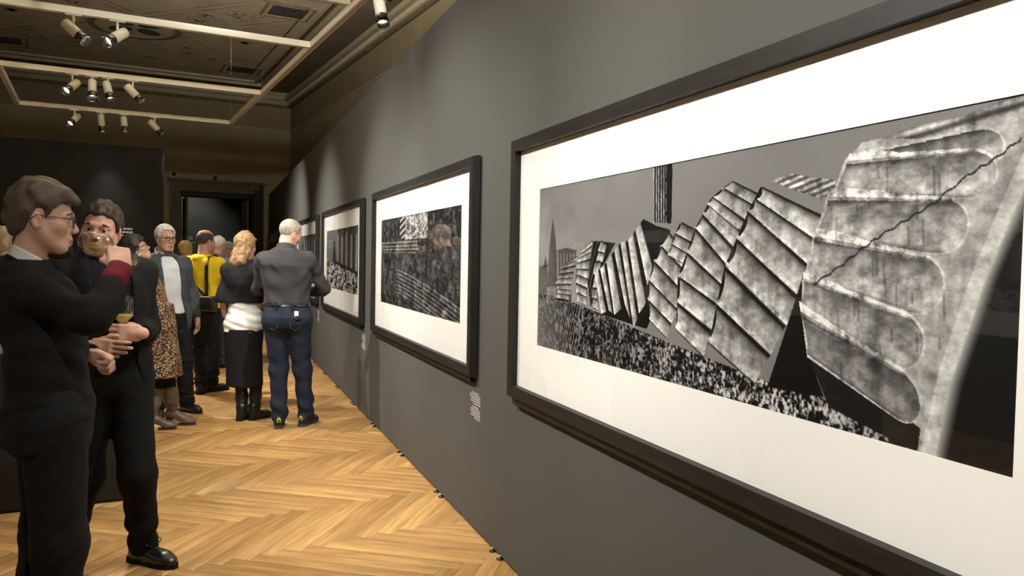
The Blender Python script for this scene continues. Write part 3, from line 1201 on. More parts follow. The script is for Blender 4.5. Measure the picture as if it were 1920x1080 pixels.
    cx = np.interp(tt, np.linspace(0, 1, 9), ck[:, 0])
    cy = np.interp(tt, np.linspace(0, 1, 9), ck[:, 1])+2*np.sin(tt*90)
    for o in (-1, 0, 1):
        cv.put(cx, cy+o, .10)
    # ring and darkness on its right
    cv.poly([(1930, 236), (1868, 372), (1806, 520), (1748, 690), (1710, 852), (1738, 862), (1768, 720), (1836, 520), (1930, 300)],
            .80, .35)
    rx_ = np.interp
    X, Y = np.meshgrid(np.arange(1700, 1940, .6), np.arange(230, 930, .6))
    edge = rx_(Y, [230, 300, 520, 720, 862, 930], [1985, 1930, 1836, 1768, 1738, 1722])
    fuzz = np.clip((X-edge)/26, 0, 1)
    S, T_ = cv.st(X, Y)
    ii = np.clip((T_*(H-1)).round().astype(int), 0, H-1)
    jj = np.clip((S*(Wd-1)).round().astype(int), 0, Wd-1)
    base = cv.im[ii, jj]
    cv.put(X, Y, .70*(1-fuzz)+.06*fuzz, X > edge)
    im = cv.im
    im = np.clip(im+.035*(cv.n3-.5), 0.02, 1)
    return im


def dark_print(H, Wd, seed):
    """dark weathered masonry with courses of pale lines"""
    t, s = np.meshgrid(np.linspace(0, 1, H), np.linspace(0, 1, Wd), indexing='ij')
    a = fbm(H, Wd, 16, 40, 5, seed, .78)
    c = fbm(H, Wd, 50, 60, 3, seed+9, .8)
    im = np.clip(.20+(a-.5)*.9+(c-.5)*.5, .03, .6)
    # pale inscribed block at the top, stepped courses running down to the right
    blk = (s > .38) & (s < .66) & (t < .26)
    im = np.where(blk, np.clip(.62+(c-.5)*1.4+(a-.5), .1, .9), im)
    wing = (s > .30) & (s < .38) & (t < .24)
    im = np.where(wing, np.where(np.sin((t*1.0+s*.8)*90) > 0, .7, .08), im)
    line = (s < .55) & (t > .26) & (t < .40)
    im = np.where(line & (np.sin(t*160) > .1), im+.30, im)
    curve = .58+.42*np.clip(s-.25, 0, 1)**1.3
    band = (s > .25) & (t > curve) & (t < curve+.30)
    im = np.where(band & (np.sin((t-curve)*150) > .6), np.clip(im+.28, 0, .7), im)
    return np.clip(im, .02, .95)


def street_print(H, Wd, seed):
    """columns rising behind a slope of broken stones under a grey sky"""
    t, s = np.meshgrid(np.linspace(0, 1, H), np.linspace(0, 1, Wd), indexing='ij')
    a = fbm(H, Wd, 24, 30, 4, seed, .75)
    im = .50-.10*t+(a-.5)*.1
    colm = (s > .38) & (np.sin((s-.38)*46) > -.35) & (t > .04+.10*np.abs(np.sin(s*9)))
    im = np.where((s > .38), .30+(a-.5)*.35, im)
    im = np.where(colm, .42+.25*np.sin((s-.38)*46*1.0+.8)+(a-.5)*.3, im)
    dk = (np.abs(s-.28) < .05*(t*2.2)) & (t > .18)
    im = np.where(dk, .14, im)
    slope = .50+.22*s
    g = np.clip((a-.47)*5.5+.28, .04, .85)
    im = np.where(t > slope, g, im)
    im = np.where((t > slope-.05) & (t < slope) & (s > .3), .16+(a-.5)*.3, im)
    return np.clip(im, .03, .9)


def print_mesh(name, im, y0, y1, z0, z1, x):
    """im row 0 on top, column 0 at y0"""
    H, Wd = im.shape
    yy = np.linspace(y0, y1, Wd)
    zz = np.linspace(z0, z1, H)
    Y, Z = np.meshgrid(yy, zz)
    V = np.stack([np.full(Y.shape, x), Y, Z], -1).reshape(-1, 3)
    i = np.arange(H*Wd).reshape(H, Wd)
    F = np.stack([i[:-1, :-1], i[1:, :-1], i[1:, 1:], i[:-1, 1:]], -1).reshape(-1, 4)
    me = np_mesh(name, V, F4=F, smooth=False)
    at = me.color_attributes.new('ink', 'FLOAT_COLOR', 'POINT')
    lin = np.clip(im, 0, 1)**2.2*.80
    c = np.stack([lin, lin, lin*.985, np.ones_like(lin)], -1).astype(np.float32)
    at.data.foreach_set('color', c.ravel())
    return me


M_INK = attr_mat('photographic_print', 'ink', .55, .25)
M_MAT = mat('mat_board_white', (0.84, 0.83, 0.80), 0.9, 0.1)
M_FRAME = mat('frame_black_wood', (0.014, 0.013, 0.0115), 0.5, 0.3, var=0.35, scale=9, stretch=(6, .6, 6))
M_GLASS = clear_glass('picture_glass', ior=1.42)


def picture(y0, y1, im, label, sx=1, xw=0.0, z0=.835, z1=2.02):
    """y0 far end, y1 near end (as seen from the camera); hangs on the wall plane x = xw, facing -x (sx=1) or +x (sx=-1)"""
    yc, L = (y0+y1)/2, abs(y0-y1)
    e = empty('framed_photograph', (xw, yc, z0))
    if sx < 0:
        e.rotation_euler = (0, 0, math.pi)
    tag(e, label, 'picture', 'framed panoramic photographs')
    h = z1-z0
    hl_ = L/2
    w, d, d0 = .060, .050, .010
    # four mitred rails, outer edge slightly bevelled
    def rail(P, name):
        b_ = MB()
        i = b_.verts(P)
        b_.f += [(i+0, i+1, i+2, i+3), (i+4, i+7, i+6, i+5), (i+0, i+4, i+5, i+1), (i+1, i+5, i+6, i+2), (i+2, i+6, i+7, i+3), (i+3, i+7, i+4, i+0)]
        b_.build(name, M_FRAME, e)
    bv = .008
    def sect(yo, zo, yi, zi):
        return [(-d0, yo, zo), (-d, yo+(bv if yo < 0 else -bv), zo+(bv if zo < h/2 else -bv)), (-d, yi, zi), (-d0, yi, zi)]
    c = [(-hl_, 0), (hl_, 0), (hl_, h), (-hl_, h)]
    ci = [(-hl_+w, w), (hl_-w, w), (hl_-w, h-w), (-hl_+w, h-w)]
    for k in range(4):
        a, b2 = k, (k+1) % 4
        rail(sect(*c[a], *ci[a])+sect(*c[b2], *ci[b2]), 'frame_rail')
    # black strip under the frame against the wall
    MB().box((-.030, -hl_+.05, -.028), (0, hl_-.03, .02)).build('lower_strip', M_FRAME, e)
    # mat with window
    oy, oz0, oz1 = hl_-.285, 1.103-z0, 1.774-z0
    b_ = MB()
    X0, X1 = -.020, -.017
    yi0, zi0, zi1 = hl_-w+.004, w-.004, h-w+.004
    for (A, B_, C_, D_) in ((-yi0, yi0, zi0, oz0), (-yi0, yi0, oz1, zi1), (-yi0, -oy, oz0, oz1), (oy, yi0, oz0, oz1)):
        b_.box((X0, A, C_), (X1, B_, D_))
    b_.build('mat_board', M_MAT, e)
    H, Wd = im.shape
    me = print_mesh('print', im, oy+.003, -oy-.003, oz1+.003, oz0-.003, -.0165)
    link('print', me, M_INK, e)
    MB().box((-.015, -hl_+.02, .02), (-d0+.002, hl_-.02, h-.02)).build('backing_board', M_FRAME, e)
    gq = MB()
    i = gq.verts([(-.026, -yi0, zi0), (-.026, yi0, zi0), (-.026, yi0, zi1), (-.026, -yi0, zi1)])
    gq.f.append((i+3, i+2, i+1, i))
    gq.build('glass_pane', M_GLASS, e)
    return e


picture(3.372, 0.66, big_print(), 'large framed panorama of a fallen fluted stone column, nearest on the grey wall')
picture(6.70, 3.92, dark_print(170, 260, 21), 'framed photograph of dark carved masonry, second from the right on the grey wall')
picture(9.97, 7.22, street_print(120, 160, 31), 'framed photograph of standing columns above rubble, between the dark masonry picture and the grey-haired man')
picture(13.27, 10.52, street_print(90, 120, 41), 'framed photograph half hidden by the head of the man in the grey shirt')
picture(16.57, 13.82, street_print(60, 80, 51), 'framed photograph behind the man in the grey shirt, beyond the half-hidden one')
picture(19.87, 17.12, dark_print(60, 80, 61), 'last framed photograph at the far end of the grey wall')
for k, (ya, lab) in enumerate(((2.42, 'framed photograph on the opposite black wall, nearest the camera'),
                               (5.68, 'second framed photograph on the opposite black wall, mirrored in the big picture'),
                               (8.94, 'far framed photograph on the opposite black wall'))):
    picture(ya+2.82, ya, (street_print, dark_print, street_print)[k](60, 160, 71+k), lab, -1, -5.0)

# small wall texts under the near end of each picture (white lines of tiny lettering, too small to read)
for k, y1 in enumerate((3.86, 7.16, 10.46, 13.76)):
    b = MB()
    rg = random.Random(40+k)
    for (zt, n, first) in ((.745, 6, .11), (.668, 6, .10)):
        for j in range(n):
            z = zt-.0118*j
            ln = first if j == 0 else rg.uniform(.15, .19)
            yl = y1+.025+(.0 if j else .03)
            if j == n-1:
                ln *= .6
            # words
            y = yl
            while y < yl+ln:
                wl = min(rg.uniform(.012, .035), yl+ln-y)
                b.box((-.0006, y, z), (0.0002, y+wl, z+.0036))
                y += wl+.004
    o = b.build('wall_label', M_LETTER)
    tag(o, ('white wall text under the near corner of the dark masonry picture', 'white wall text below the picture of columns above rubble',
            'white wall text on the wall beside the hand of the man in grey', 'white wall text hidden behind the man in the grey shirt')[k],
        'label', 'wall texts')
# block of lettering on the black panel
b = MB()
pz = 1.80
for j, (s0, ln) in enumerate(((.03, .24), (.02, .25), (.0, .15), (-.01, .13), (-.02, .12))):
    u = -1.10+s0
    z = pz-.047*j
    x = u
    rg = random.Random(j)
    while x < u+ln:
        wl = min(rg.uniform(.03, .06), u+ln-x)
        b.box((x, PANEL_V-.001, z), (x+wl, PANEL_V, z+.026), rx)
        x += wl+.008
tag(b.build('panel_lettering', M_LETTER), 'short block of white lettering on the black panel behind the two men', 'lettering')


# ================================================================== people
def skin(name, c):
    return mat(name, c, 0.5, 0.35, var=0.10, scale=22, bump=0.10, bscale=260)


SKIN_A = skin('skin_light', (0.56, 0.335, 0.25))
SKIN_B = skin('skin_rosy', (0.50, 0.28, 0.205))
SKIN_C = skin('skin_tan', (0.44, 0.25, 0.165))
M_EYE = mat('eye_white', (.70, .68, .64), .2, .5)
M_IRIS = mat('eye_iris', (.03, .02, .015), .15, .5)
M_LIP = mat('lip', (.36, .15, .12), .5, .3)


def hairmat(name, c, st=(30, 30, 6)):
    return mat(name, c, 0.5, 0.35, var=0.45, scale=5, bump=0.6, bscale=9, stretch=st)


TZS = np.array([0.74, 0.84, 0.93, 1.04, 1.16, 1.27, 1.36, 1.42, 1.465, 1.50])
TA = np.array([0.150, 0.168, 0.172, 0.152, 0.156, 0.172, 0.180, 0.160, 0.105, 0.062])
TB = np.array([0.100, 0.120, 0.125, 0.108, 0.110, 0.118, 0.116, 0.098, 0.076, 0.060])
TCY = np.array([-.01, -.015, -.012, .005, .008, .004, -.004, -.012, -.018, -.018])
FTA = np.array([0.150, 0.172, 0.178, 0.140, 0.138, 0.152, 0.156, 0.140, 0.095, 0.052])
FTB = np.array([0.100, 0.122, 0.128, 0.100, 0.100, 0.118, 0.112, 0.088, 0.066, 0.052])


class Fig:
    def __init__(self, label, base, phi, H, build=1.0, female=False, lean=(0, 0), vox=.007, skinm=None, depth=1.0):
        self.base = np.array([base[0], base[1], 0.0])
        self.phi = phi
        a = math.radians(phi-90)
        self.a = a
        self.R = np.array([[math.cos(a), -math.sin(a), 0], [math.sin(a), math.cos(a), 0], [0, 0, 1]])
        self.s = s = H/1.75
        self.H = H
        self.bw = build
        self.vox = vox
        self.label = label
        self.skin = skinm or SKIN_A
        self.female = female
        self.lean = np.array([lean[0], lean[1]])
        self.zs = TZS*s
        self.A = (FTA if female else TA)*s*build
        self.B = (FTB if female else TB)*s*build*depth
        self.cy = TCY*s
        t = np.clip((self.zs-.93*s)/(.55*s), 0, 1.05)
        self.CX = self.lean[0]*t
        self.CY = self.cy+self.lean[1]*t
        sw = (.150 if female else .170)*s*build
        lx, ly = self.lean
        self.sh = {1: np.array([sw+lx, -.015+ly, 1.405*s]), -1: np.array([-sw+lx, -.015+ly, 1.405*s])}
        self.neck = np.array([lx, -.018*s+ly, 1.47*s])
        self.hc = np.array([lx, .022*s+ly*1.1, 1.635*s])      # eye level, middle of the head
        self.HM = np.eye(3)
        self.hs = s*1.0
        self.hip = {1: np.array([.088*s, -.005, .90*s]), -1: np.array([-.088*s, -.005, .90*s])}
        self.knee = {}
        self.ank = {}
        self.toe = {}
        self.el = {}
        self.wr = {}
        for sd in (1, -1):
            self.leg(sd, (sd*.10*s, 0.0), 0)
            self.arm(sd, (sd*(sw+.06), .06, .83*s))
        self.obj = None

    def loc(self, p):
        return (np.array(p)-self.base)@self.R

    def leg(self, sd, foot, toe_deg, knee=None):
        f = np.array([foot[0], foot[1], .085*self.s])
        self.ank[sd] = f
        t = math.radians(90-toe_deg)
        self.toe[sd] = np.array([math.cos(t), math.sin(t), 0])
        self.knee[sd] = (self.hip[sd]*.48+f*.52+np.array([0, .025, 0])) if knee is None else np.array(knee)

    def arm(self, sd, wrist, elbow=None, pole=None):
        s = self.s
        S_, Wt = self.sh[sd], np.array(wrist, float)
        if elbow is None:
            l1, l2 = .285*s, .255*s
            d = Wt-S_
            L = min(np.linalg.norm(d), l1+l2-.004)
            d = d/np.linalg.norm(d)
            Wt = S_+d*L
            a = (l1*l1-l2*l2+L*L)/(2*L)
            h = math.sqrt(max(l1*l1-a*a, 0))
            pole = np.array([sd*.5, -1.0, -.4]) if pole is None else np.array(pole)
            p = pole-d*(pole@d)
            p /= np.linalg.norm(p)
            elbow = S_+d*a+p*h
        self.el[sd] = np.array(elbow, float)
        self.wr[sd] = Wt

    def head(self, yaw=0, pitch=0, roll=0, pos=None):
        self.HM = rotm(math.radians(yaw), math.radians(pitch), math.radians(roll))
        if pos is not None:
            self.hc = np.array(pos)

    # ---- sdf pieces
    def hp(self, x, y, z):
        return self.hc+self.HM@(np.array([x, y, z])*self.hs)

    def head_ops(self, S, jaw=1.0, nose=1.0, brow=1.0):
        h, M, hs = self.hp, self.HM, self.hs
        S.ell(h(0, -.012, .033), np.array([.074, .096, .083])*hs, M, .02)
        S.ell(h(0, .026, -.038), np.array([.058*jaw, .060, .076])*hs, M, .03)
        S.cap(h(-.014, .066, -.098), h(.014, .066, -.098), .019*hs, None, .03)
        for sd in (1, -1):
            S.cap(h(sd*.056, -.006, -.040), h(sd*.026, .055, -.094), .016*hs, .017*hs, .03)
            S.ell(h(sd*.043, .052, -.022), np.array([.022, .022, .020])*hs, M, .03)
        S.chain([h(-.048, .066, .016), h(-.022, .082, .024), h(.0, .084, .020), h(.022, .082, .024), h(.048, .066, .016)],
                [.009*hs*brow]*5, .014)
        for sd in (1, -1):
            S.ell(h(sd*.032, .092, -.001), np.array([.019, .017, .013])*hs, M, .012, 's')
            S.ell(h(sd*.031, .0675, .0), np.array([.0145, .0135, .0125])*hs, M, .004)
            S.ell(h(sd*.031, .0700, .0085), np.array([.0165, .0150, .0068])*hs, M, .002)
            S.ell(h(sd*.031, .0690, -.0085), np.array([.0155, .0145, .0058])*hs, M, .002)
        S.cap(h(0, .083, .010), h(0, .104*nose, -.030), .0075*hs, .0110*hs, .012)
        for sd in (1, -1):
            S.ell(h(sd*.0115, .094, -.036), np.array([.0085, .011, .008])*hs, M, .008)
        S.ell(h(0, .080, -.066), np.array([.026, .014, .020])*hs, M, .014)
        S.chain([h(-.023, .080, -.0695), h(-.008, .0915, -.0655), h(.008, .0915, -.0655), h(.023, .080, -.0695)], [.0035*hs, .0055*hs, .0055*hs, .0035*hs], .004)
        S.chain([h(-.020, .080, -.0745), h(0, .0905, -.0785), h(.020, .080, -.0745)], [.004*hs, .0068*hs, .004*hs], .004)
        for sd in (1, -1):
            E_ = M@rotm(0, 0, 0)
            S.ell(h(sd*.075, -.012, -.010), np.array([.009, .020, .031])*hs, M@rotm(sd*-.35, .18, 0), .006)
            S.ell(h(sd*.085, -.008, -.008), np.array([.007, .011, .019])*hs, M@rotm(sd*-.35, .18, 0), .004, 's')

    def neck_ops(self, S, r=.054):
        S.cap(self.hp(0, -.022, -.060), self.neck+np.array([0, 0, -.01]), r*self.hs, (r+.008)*self.hs, .03)

    def torso_ops(self, S, grow=0.0, k=.03, e=2.2, zlo=None):
        S.loft(self.zs, self.A, self.B, self.CX, self.CY, grow, k, e=e)

    def shoulder_ops(self, S, grow=0.0, k=.04):
        for sd in (1, -1):
            c = self.neck+np.array([0, 0, -.055*self.s])
            S.cap(c, self.sh[sd]+np.array([0, 0, -.005]), .050*self.s+grow, .054*self.s+grow, k)

    def arm_ops(self, S, sd, grow=0.0, r=(.052, .043, .027), k=.025, upto=1.0, cuff=False):
        s = self.s*(.88 if self.female else 1.0)
        e, w = self.el[sd], self.wr[sd]
        w2 = e+(w-e)*upto
        S.cap(self.sh[sd], e, r[0]*s+grow, r[1]*s+grow, k)
        S.cap(e, w2, r[1]*s+grow, (r[1]+(r[2]-r[1])*upto)*s+grow, k)
        if cuff:
            d_ = (w-e)/np.linalg.norm(w-e)
            S.cap(w2+d_*.075, w2+d_*.16, .078, .078, .004, 's')

    def leg_ops(self, S, sd, r=(.092, .062, .052), k=.03, low=1.0):
        s = self.s
        a = self.knee[sd]+(self.ank[sd]-self.knee[sd])*low
        S.cap(self.hip[sd], self.knee[sd], r[0]*s, r[1]*s, k)
        S.cap(self.knee[sd], a, r[1]*s, r[2]*s, k)

    def hand_ops(self, S, sd, Y, Z, curl=(25, 40, 30), thumb=((.030, .030, -.006), (.050, .060, -.020), (.054, .092, -.026)), spread=3, wrist=None, scale=1.0):
        """Y along the fingers, Z out of the back of the hand; sd 1 = right hand"""
        s = self.s*scale*(.9 if self.female else 1.0)
        w = self.wr[sd] if wrist is None else np.array(wrist)
        Y = unit(Y)
        Z = np.array(Z, float)
        Z = unit(Z-Y*(Z@Y))
        X = np.cross(Y, Z)*(-sd)           # towards the thumb
        def hh(x, y, z):
            return w+(X*x+Y*y+Z*z)*s
        M = np.stack([X, Y, Z], 1)
        S.rbox(hh(0, .048, 0), np.array([.030, .036, .006])*s, .009*s, M, .012)
        S.cap(hh(0, -.01, 0), hh(0, .03, 0), .024*s, .022*s, .02)
        S.ell(hh(.024, .032, -.010), np.array([.016, .028, .014])*s, M, .012)
        bx = (.030, .0105, -.0095, -.0285)
        by = (.088, .092, .088, .080)
        ln = (.073, .081, .075, .060)
        rr = (.0092, .0095, .0090, .0080)
        for i in range(4):
            cu = curl[i] if hasattr(curl[0], '__len__') else curl
            p = np.array([bx[i], by[i], .002])
            pts = [hh(bx[i]*.9, .062, .001), hh(*p)]
            ang = 0
            sp = math.radians(spread*(1.5-i))
            for j, fr in enumerate((.44, .30, .26)):
                ang += math.radians(cu[j])
                dv_ = np.array([math.sin(sp)*math.cos(ang), math.cos(sp)*math.cos(ang), -math.sin(ang)])
                p = p+dv_*ln[i]*fr
                pts.append(hh(*p))
            R_ = np.array([rr[i]+.001, rr[i], rr[i]*.97, rr[i]*.9, rr[i]*.78])*s
            S.chain(pts, R_, .003)
        S.chain([hh(.020, .020, -.006)]+[hh(*t) for t in thumb], np.array([.014, .0125, .0105, .009])*s, .006)

    # ---- objects
    def make_body(self, legs=False, hands=(), skirt_cut=None, headkw=None, bare_legs=False):
        S = SDF()
        self.torso_ops(S, -.012)
        self.shoulder_ops(S, -.012)
        for sd in (1, -1):
            self.arm_ops(S, sd, -.006, r=(.046, .038, .027))
        S.above(.96*self.s)
        self.neck_ops(S)
        self.head_ops(S, **(headkw or {}))
        for sd, Y, Z, kw in hands:
            self.hand_ops(S, sd, Y, Z, **kw)
        me = S.mesh('person', self.vox)
        o = link('person', me, self.skin, None, self.base)
        o.rotation_euler = (0, 0, self.a)
        tag(o, self.label, 'person')
        self.obj = o
        # lips
        me.materials.append(M_LIP)
        n = len(me.polygons)
        cen = np.zeros(n*3)
        me.polygons.foreach_get('center', cen)
        q = (cen.reshape(-1, 3)-self.hc)@self.HM/self.hs
        lip = (np.abs(q[:, 0]) < .024) & (q[:, 1] > .080) & (np.abs(q[:, 2]+.0715) < .0125-.004*np.abs(q[:, 0])/.012)
        me.polygons.foreach_set('material_index', lip.astype(np.int32))
        return o

    def eyes(self, gaze=(0, 0)):
        for sd in (1, -1):
            b_ = MB()
            c = self.hp(sd*.031, .0705, .0)
            r = .0128*self.hs
            b_.lathe([(r*math.sin(t)+1e-5, r*math.cos(t)) for t in np.linspace(.02, math.pi-.02, 9)], 14, lambda p: c+self.HM@p)
            e_ = b_.build('eye', M_EYE, self.obj, True)
            g = self.HM@unit([gaze[0], 1, gaze[1]])
            b_ = MB()
            x_ = unit(np.cross(g, [0, 0, 1.0]))
            y_ = np.cross(x_, g)
            b_.lathe([(.0072*self.hs, r*.88), (.0050*self.hs, r*1.00), (.0005, r*1.04)], 12, lambda p: c+x_*p[0]+y_*p[1]+g*p[2])
            b_.build('iris', M_IRIS, e_, True)

    def brows(self, m, r=.0042):
        for sd in (1, -1):
            S = SDF()
            S.chain([self.hp(sd*.014, .089, .021), self.hp(sd*.030, .0885, .027), self.hp(sd*.050, .073, .021)], [r*self.hs, r*1.1*self.hs, r*.6*self.hs], .003)
            link('eyebrow', S.mesh('eyebrow', max(.0025, self.vox*.55)), m, self.obj)

    def part(self, name, S, m, vox=None, parent=None):
        return link(name, S.mesh(name, vox or self.vox), m, parent or self.obj)

    def hair_cap(self, line, grow=.012, top=.0, rad=(.074, .096, .083), c=(0, -.012, .033), noise=.004, back=0.0):
        """cap of hair over the skull above the hair line: list of (y, z) in head units"""
        S = SDF()
        M, hs = self.HM, self.hs
        S.ell(self.hp(c[0], c[1], c[2]+top/2), (np.array(rad)+grow+np.array([0, 0, top/2]))*hs, M, .01)
        if back:
            S.ell(self.hp(0, -.075, -.01), np.array([.058, .045, .06])*hs+back, M, .02)
        ly = np.array([p[0] for p in line])
        lz = np.array([p[1] for p in line])
        hc, HM = self.hc, self.HM

        def cut(P):
            q = (P-hc)@HM/hs
            return (np.interp(q[..., 1], ly, lz)-q[..., 2])*hs*.8
        S.field(cut, 'i', .008)
        if noise:
            rg = np.random.RandomState(int(abs(self.base[0])*100))
            K = rg.normal(size=(6, 3))*np.array([120, 60, 60])
            ph = rg.rand(6)*6

            def dn(P):
                q = (P-hc)@HM
                v = 0
                for k_, p_ in zip(K, ph):
                    v = v+np.sin(q@k_+p_)
                return noise*v/2.4
            S.disp(dn)
        return S

    def shoe(self, sd, m, sole_m, L=.285, heel=0.0, high=0.0, name='shoe', slim=1.0, laces=False, tabs=None):
        s = self.s
        a = np.array([self.ank[sd][0], self.ank[sd][1], 0.0])
        f = self.toe[sd]
        r_ = np.array([f[1], -f[0], 0])
        U = np.array([0, 0, 1.0])

        def q(x, y, z):
            return a+r_*x*slim+f*y+U*z
        S = SDF()
        hz = heel
        k = L/.285
        S.cap(q(0, -.045*k, .040+hz), q(0, .02*k, .045+hz*.7), .036*slim, .040*slim, .03)
        S.cap(q(0, .02*k, .045+hz*.7), q(0, .12*k, .034), .040*slim, .040*slim, .03)
        S.ell(q(0, .135*k, .030), [.042*slim, .060, .030], np.stack([r_, f, U], 1), .03)
        S.cap(q(0, -.03*k, .055+hz), q(0, -.02*k, .095+hz+high), .038, .043 if not high else .052, .03)
        cutz = .018

        def fl(P):
            t = ((P-a)@f)
            return cutz+np.interp(t, [-.06, .0, .09], [hz, hz*.75, 0])-P[..., 2]
        S.field(fl, 'i', .004)
        if not high:
            S.below(.105*s+hz)
        S.disp(wrinkle(.0012, 60, 3))
        o = self.part(name, S, m, min(self.vox, .006))
        # sole
        out = [(-.034, -.075), (-.038, -.02), (-.034, .04), (-.046, .11), (-.038, .165), (-.012, .197), (.014, .197), (.038, .165), (.046, .11), (.036, .04), (.038, -.02), (.034, -.075), (.018, -.088), (-.018, -.088)]
        if hz:
            b_ = MB()
            b_.prism([(x*slim, y*k) for x, y in out[2:10]], 0, .014, lambda x, y, z: q(x, y, z))
            b_.prism([(x*.75*slim, y*k) for x, y in ((-.036, -.075), (-.036, -.02), (.036, -.02), (.036, -.075))], 0, hz+.02, lambda x, y, z: q(x, y, z))
        else:
            b_ = MB()
            b_.prism([(x*slim, y*k) for x, y in out], 0, .026, lambda x, y, z: q(x, y, z))
        b_.build('sole', sole_m, o)
        if laces:
            for j in range(4):
                y = .025+j*.022
                z = .094-j*.010
                b_ = MB()
                b_.tube([q(-.026, y, z-.012), q(-.01, y+.004, z+.002), q(.01, y+.006, z+.002), q(.026, y+.002, z-.012)], .0028, 6)
                b_.build('lace', M_BLACKPL, o, True)
            b_ = MB()
            t = np.linspace(0, 2*math.pi, 15)
            b_.tube([q(.012+.022*math.cos(x)+.02, .05+.022*math.sin(x), .098+.012*math.cos(x)) for x in t], .0025, 6)
            b_.tube([q(-.012+.020*math.cos(x)-.02, .045+.020*math.sin(x), .098-.010*math.cos(x)) for x in t], .0025, 6)
            b_.build('lace_bow', M_BLACKPL, o, True)
        if tabs:
            b_ = MB()
            b_.tube([q(-.010, -.082, .055), q(-.010, -.088, .085), q(0, -.090, .094), q(.010, -.088, .085), q(.010, -.082, .055)], .0055, 8)
            b_.build('heel_tab', tabs, o, True)
        return o

    def glasses(self, m, r=.0016, w=.026, hgt=.018, lens=True, square=True):
        """frame with two rims, bridge and temples, resting on the nose"""
        g = empty('glasses')
        g.parent = self.obj
        for sd in (1, -1):
            pts = []
            for t in np.linspace(0, 2*math.pi, 21)[:-1]:
                c_, s_ = math.cos(t), math.sin(t)
                e_ = .55 if square else 1.0
                x = w*np.sign(c_)*abs(c_)**e_
                z = hgt*np.sign(s_)*abs(s_)**e_
                pts.append(self.hp(sd*.034+x, .098-.10*(abs(sd*.034+x)-.034)**1*.35, -.004+z))
            MB().tube(pts, r, 6, closed=True).build('rim', m, g, True)
            if lens:
                b_ = MB()
                i = b_.verts(pts)
                b_.f.append(tuple(range(i, i+20)))
                b_.build('lens', M_LENSG, g)
            MB().tube([self.hp(sd*(.034+w), .094, .006), self.hp(sd*.073, .080, .007), self.hp(sd*.079, .02, .010), self.hp(sd*.080, -.012, .012), self.hp(sd*.078, -.032, -.006)], r, 6).build('temple', m, g, True)
        MB().tube([self.hp(-.009, .098, .002), self.hp(0, .100, .006), self.hp(.009, .098, .002)], r, 6).build('bridge', m, g, True)
        return g


M_LENSG = clear_glass('spectacle_lens', ior=1.4)
M_GLASSES = mat('dark_spectacle_frame', (.012, .011, .012), .3, .5)

HL_SHORT = [(-.13, -.075), (-.07, -.068), (-.045, -.045), (-.028, -.004), (-.012, .022), (.006, .022), (.014, -.004), (.026, .004), (.038, .034), (.055, .055), (.075, .066), (.13, .075)]


def fabric(name, c, rough=.85, var=.10, scale=30, bump=.25, bscale=500, sheen=0.0):
    return mat(name, c, rough, .2, var=var, scale=scale, bump=bump, bscale=bscale, sheen=sheen)


def vloc(F, v):
    return np.array(v, float)@F.R


def jacket(F, m, hem, grow=.022, opening=None, upto=.95, seed=0, name='jacket', wr=.004, vox=None, r=(.056, .050, .040), lapel=False, neck_cut=True, cuts=()):
    S = SDF()
    F.torso_ops(S, grow)
    F.shoulder_ops(S, grow-.008)
    for sd in (1, -1):
        F.arm_ops(S, sd, .004, r, .03, upto, cuff=True)
    S.above(hem)
    S.disp(wrinkle(wr, 26, seed, .8))
    nk, hc = F.neck, F.hc
    if neck_cut:
        S.cap(nk+np.array([0, .01, -.035]), hc, .062*F.s, .07*F.s, .006, 's')
    if opening:
        oz = np.array([p[0] for p in opening])*F.s
        ow = np.array([p[1] for p in opening])*F.s
        cxs, zs = F.CX, F.zs
        cys = F.CY

        def front(P):
            x = np.abs(P[..., 0]-np.interp(P[..., 2], zs, cxs))-np.interp(P[..., 2], oz, ow)
            y = np.interp(P[..., 2], zs, cys)+.02-P[..., 1]
            return np.maximum(np.maximum(x, y), P[..., 2]-1.47*F.s)
        S.field(lambda P: -front(P), 'i', .006)
        if lapel:
            def lp(P):
                x = np.abs(P[..., 0]-np.interp(P[..., 2], zs, cxs))-np.interp(P[..., 2], oz, ow)
                z = P[..., 2]/F.s
                w = .075*np.clip((z-1.06)/.25, 0, 1)*np.clip((1.44-z)/.06, 0, 1)
                on = (x < w) & (x > -.02) & (P[..., 1] > 0)
                return np.where(on, -.007, 0)
            S.disp(lp)
    return F.part(name, S, m, vox)


def shirt(F, m, zlo, grow=.007, sleeves=True, upto=.97, seed=3, name='shirt', wr=.003, neck=.060, vox=None, r=(.052, .046, .033)):
    S = SDF()
    F.torso_ops(S, grow)
    F.shoulder_ops(S, grow-.006)
    if sleeves:
        for sd in (1, -1):
            F.arm_ops(S, sd, .002, r, .03, upto, cuff=True)
    S.above(zlo)
    S.disp(wrinkle(wr, 24, seed, .8))
    S.cap(F.neck+np.array([0, .012, -.03]), F.hc, neck*F.s, .075*F.s, .004, 's')
    return F.part(name, S, m, vox)


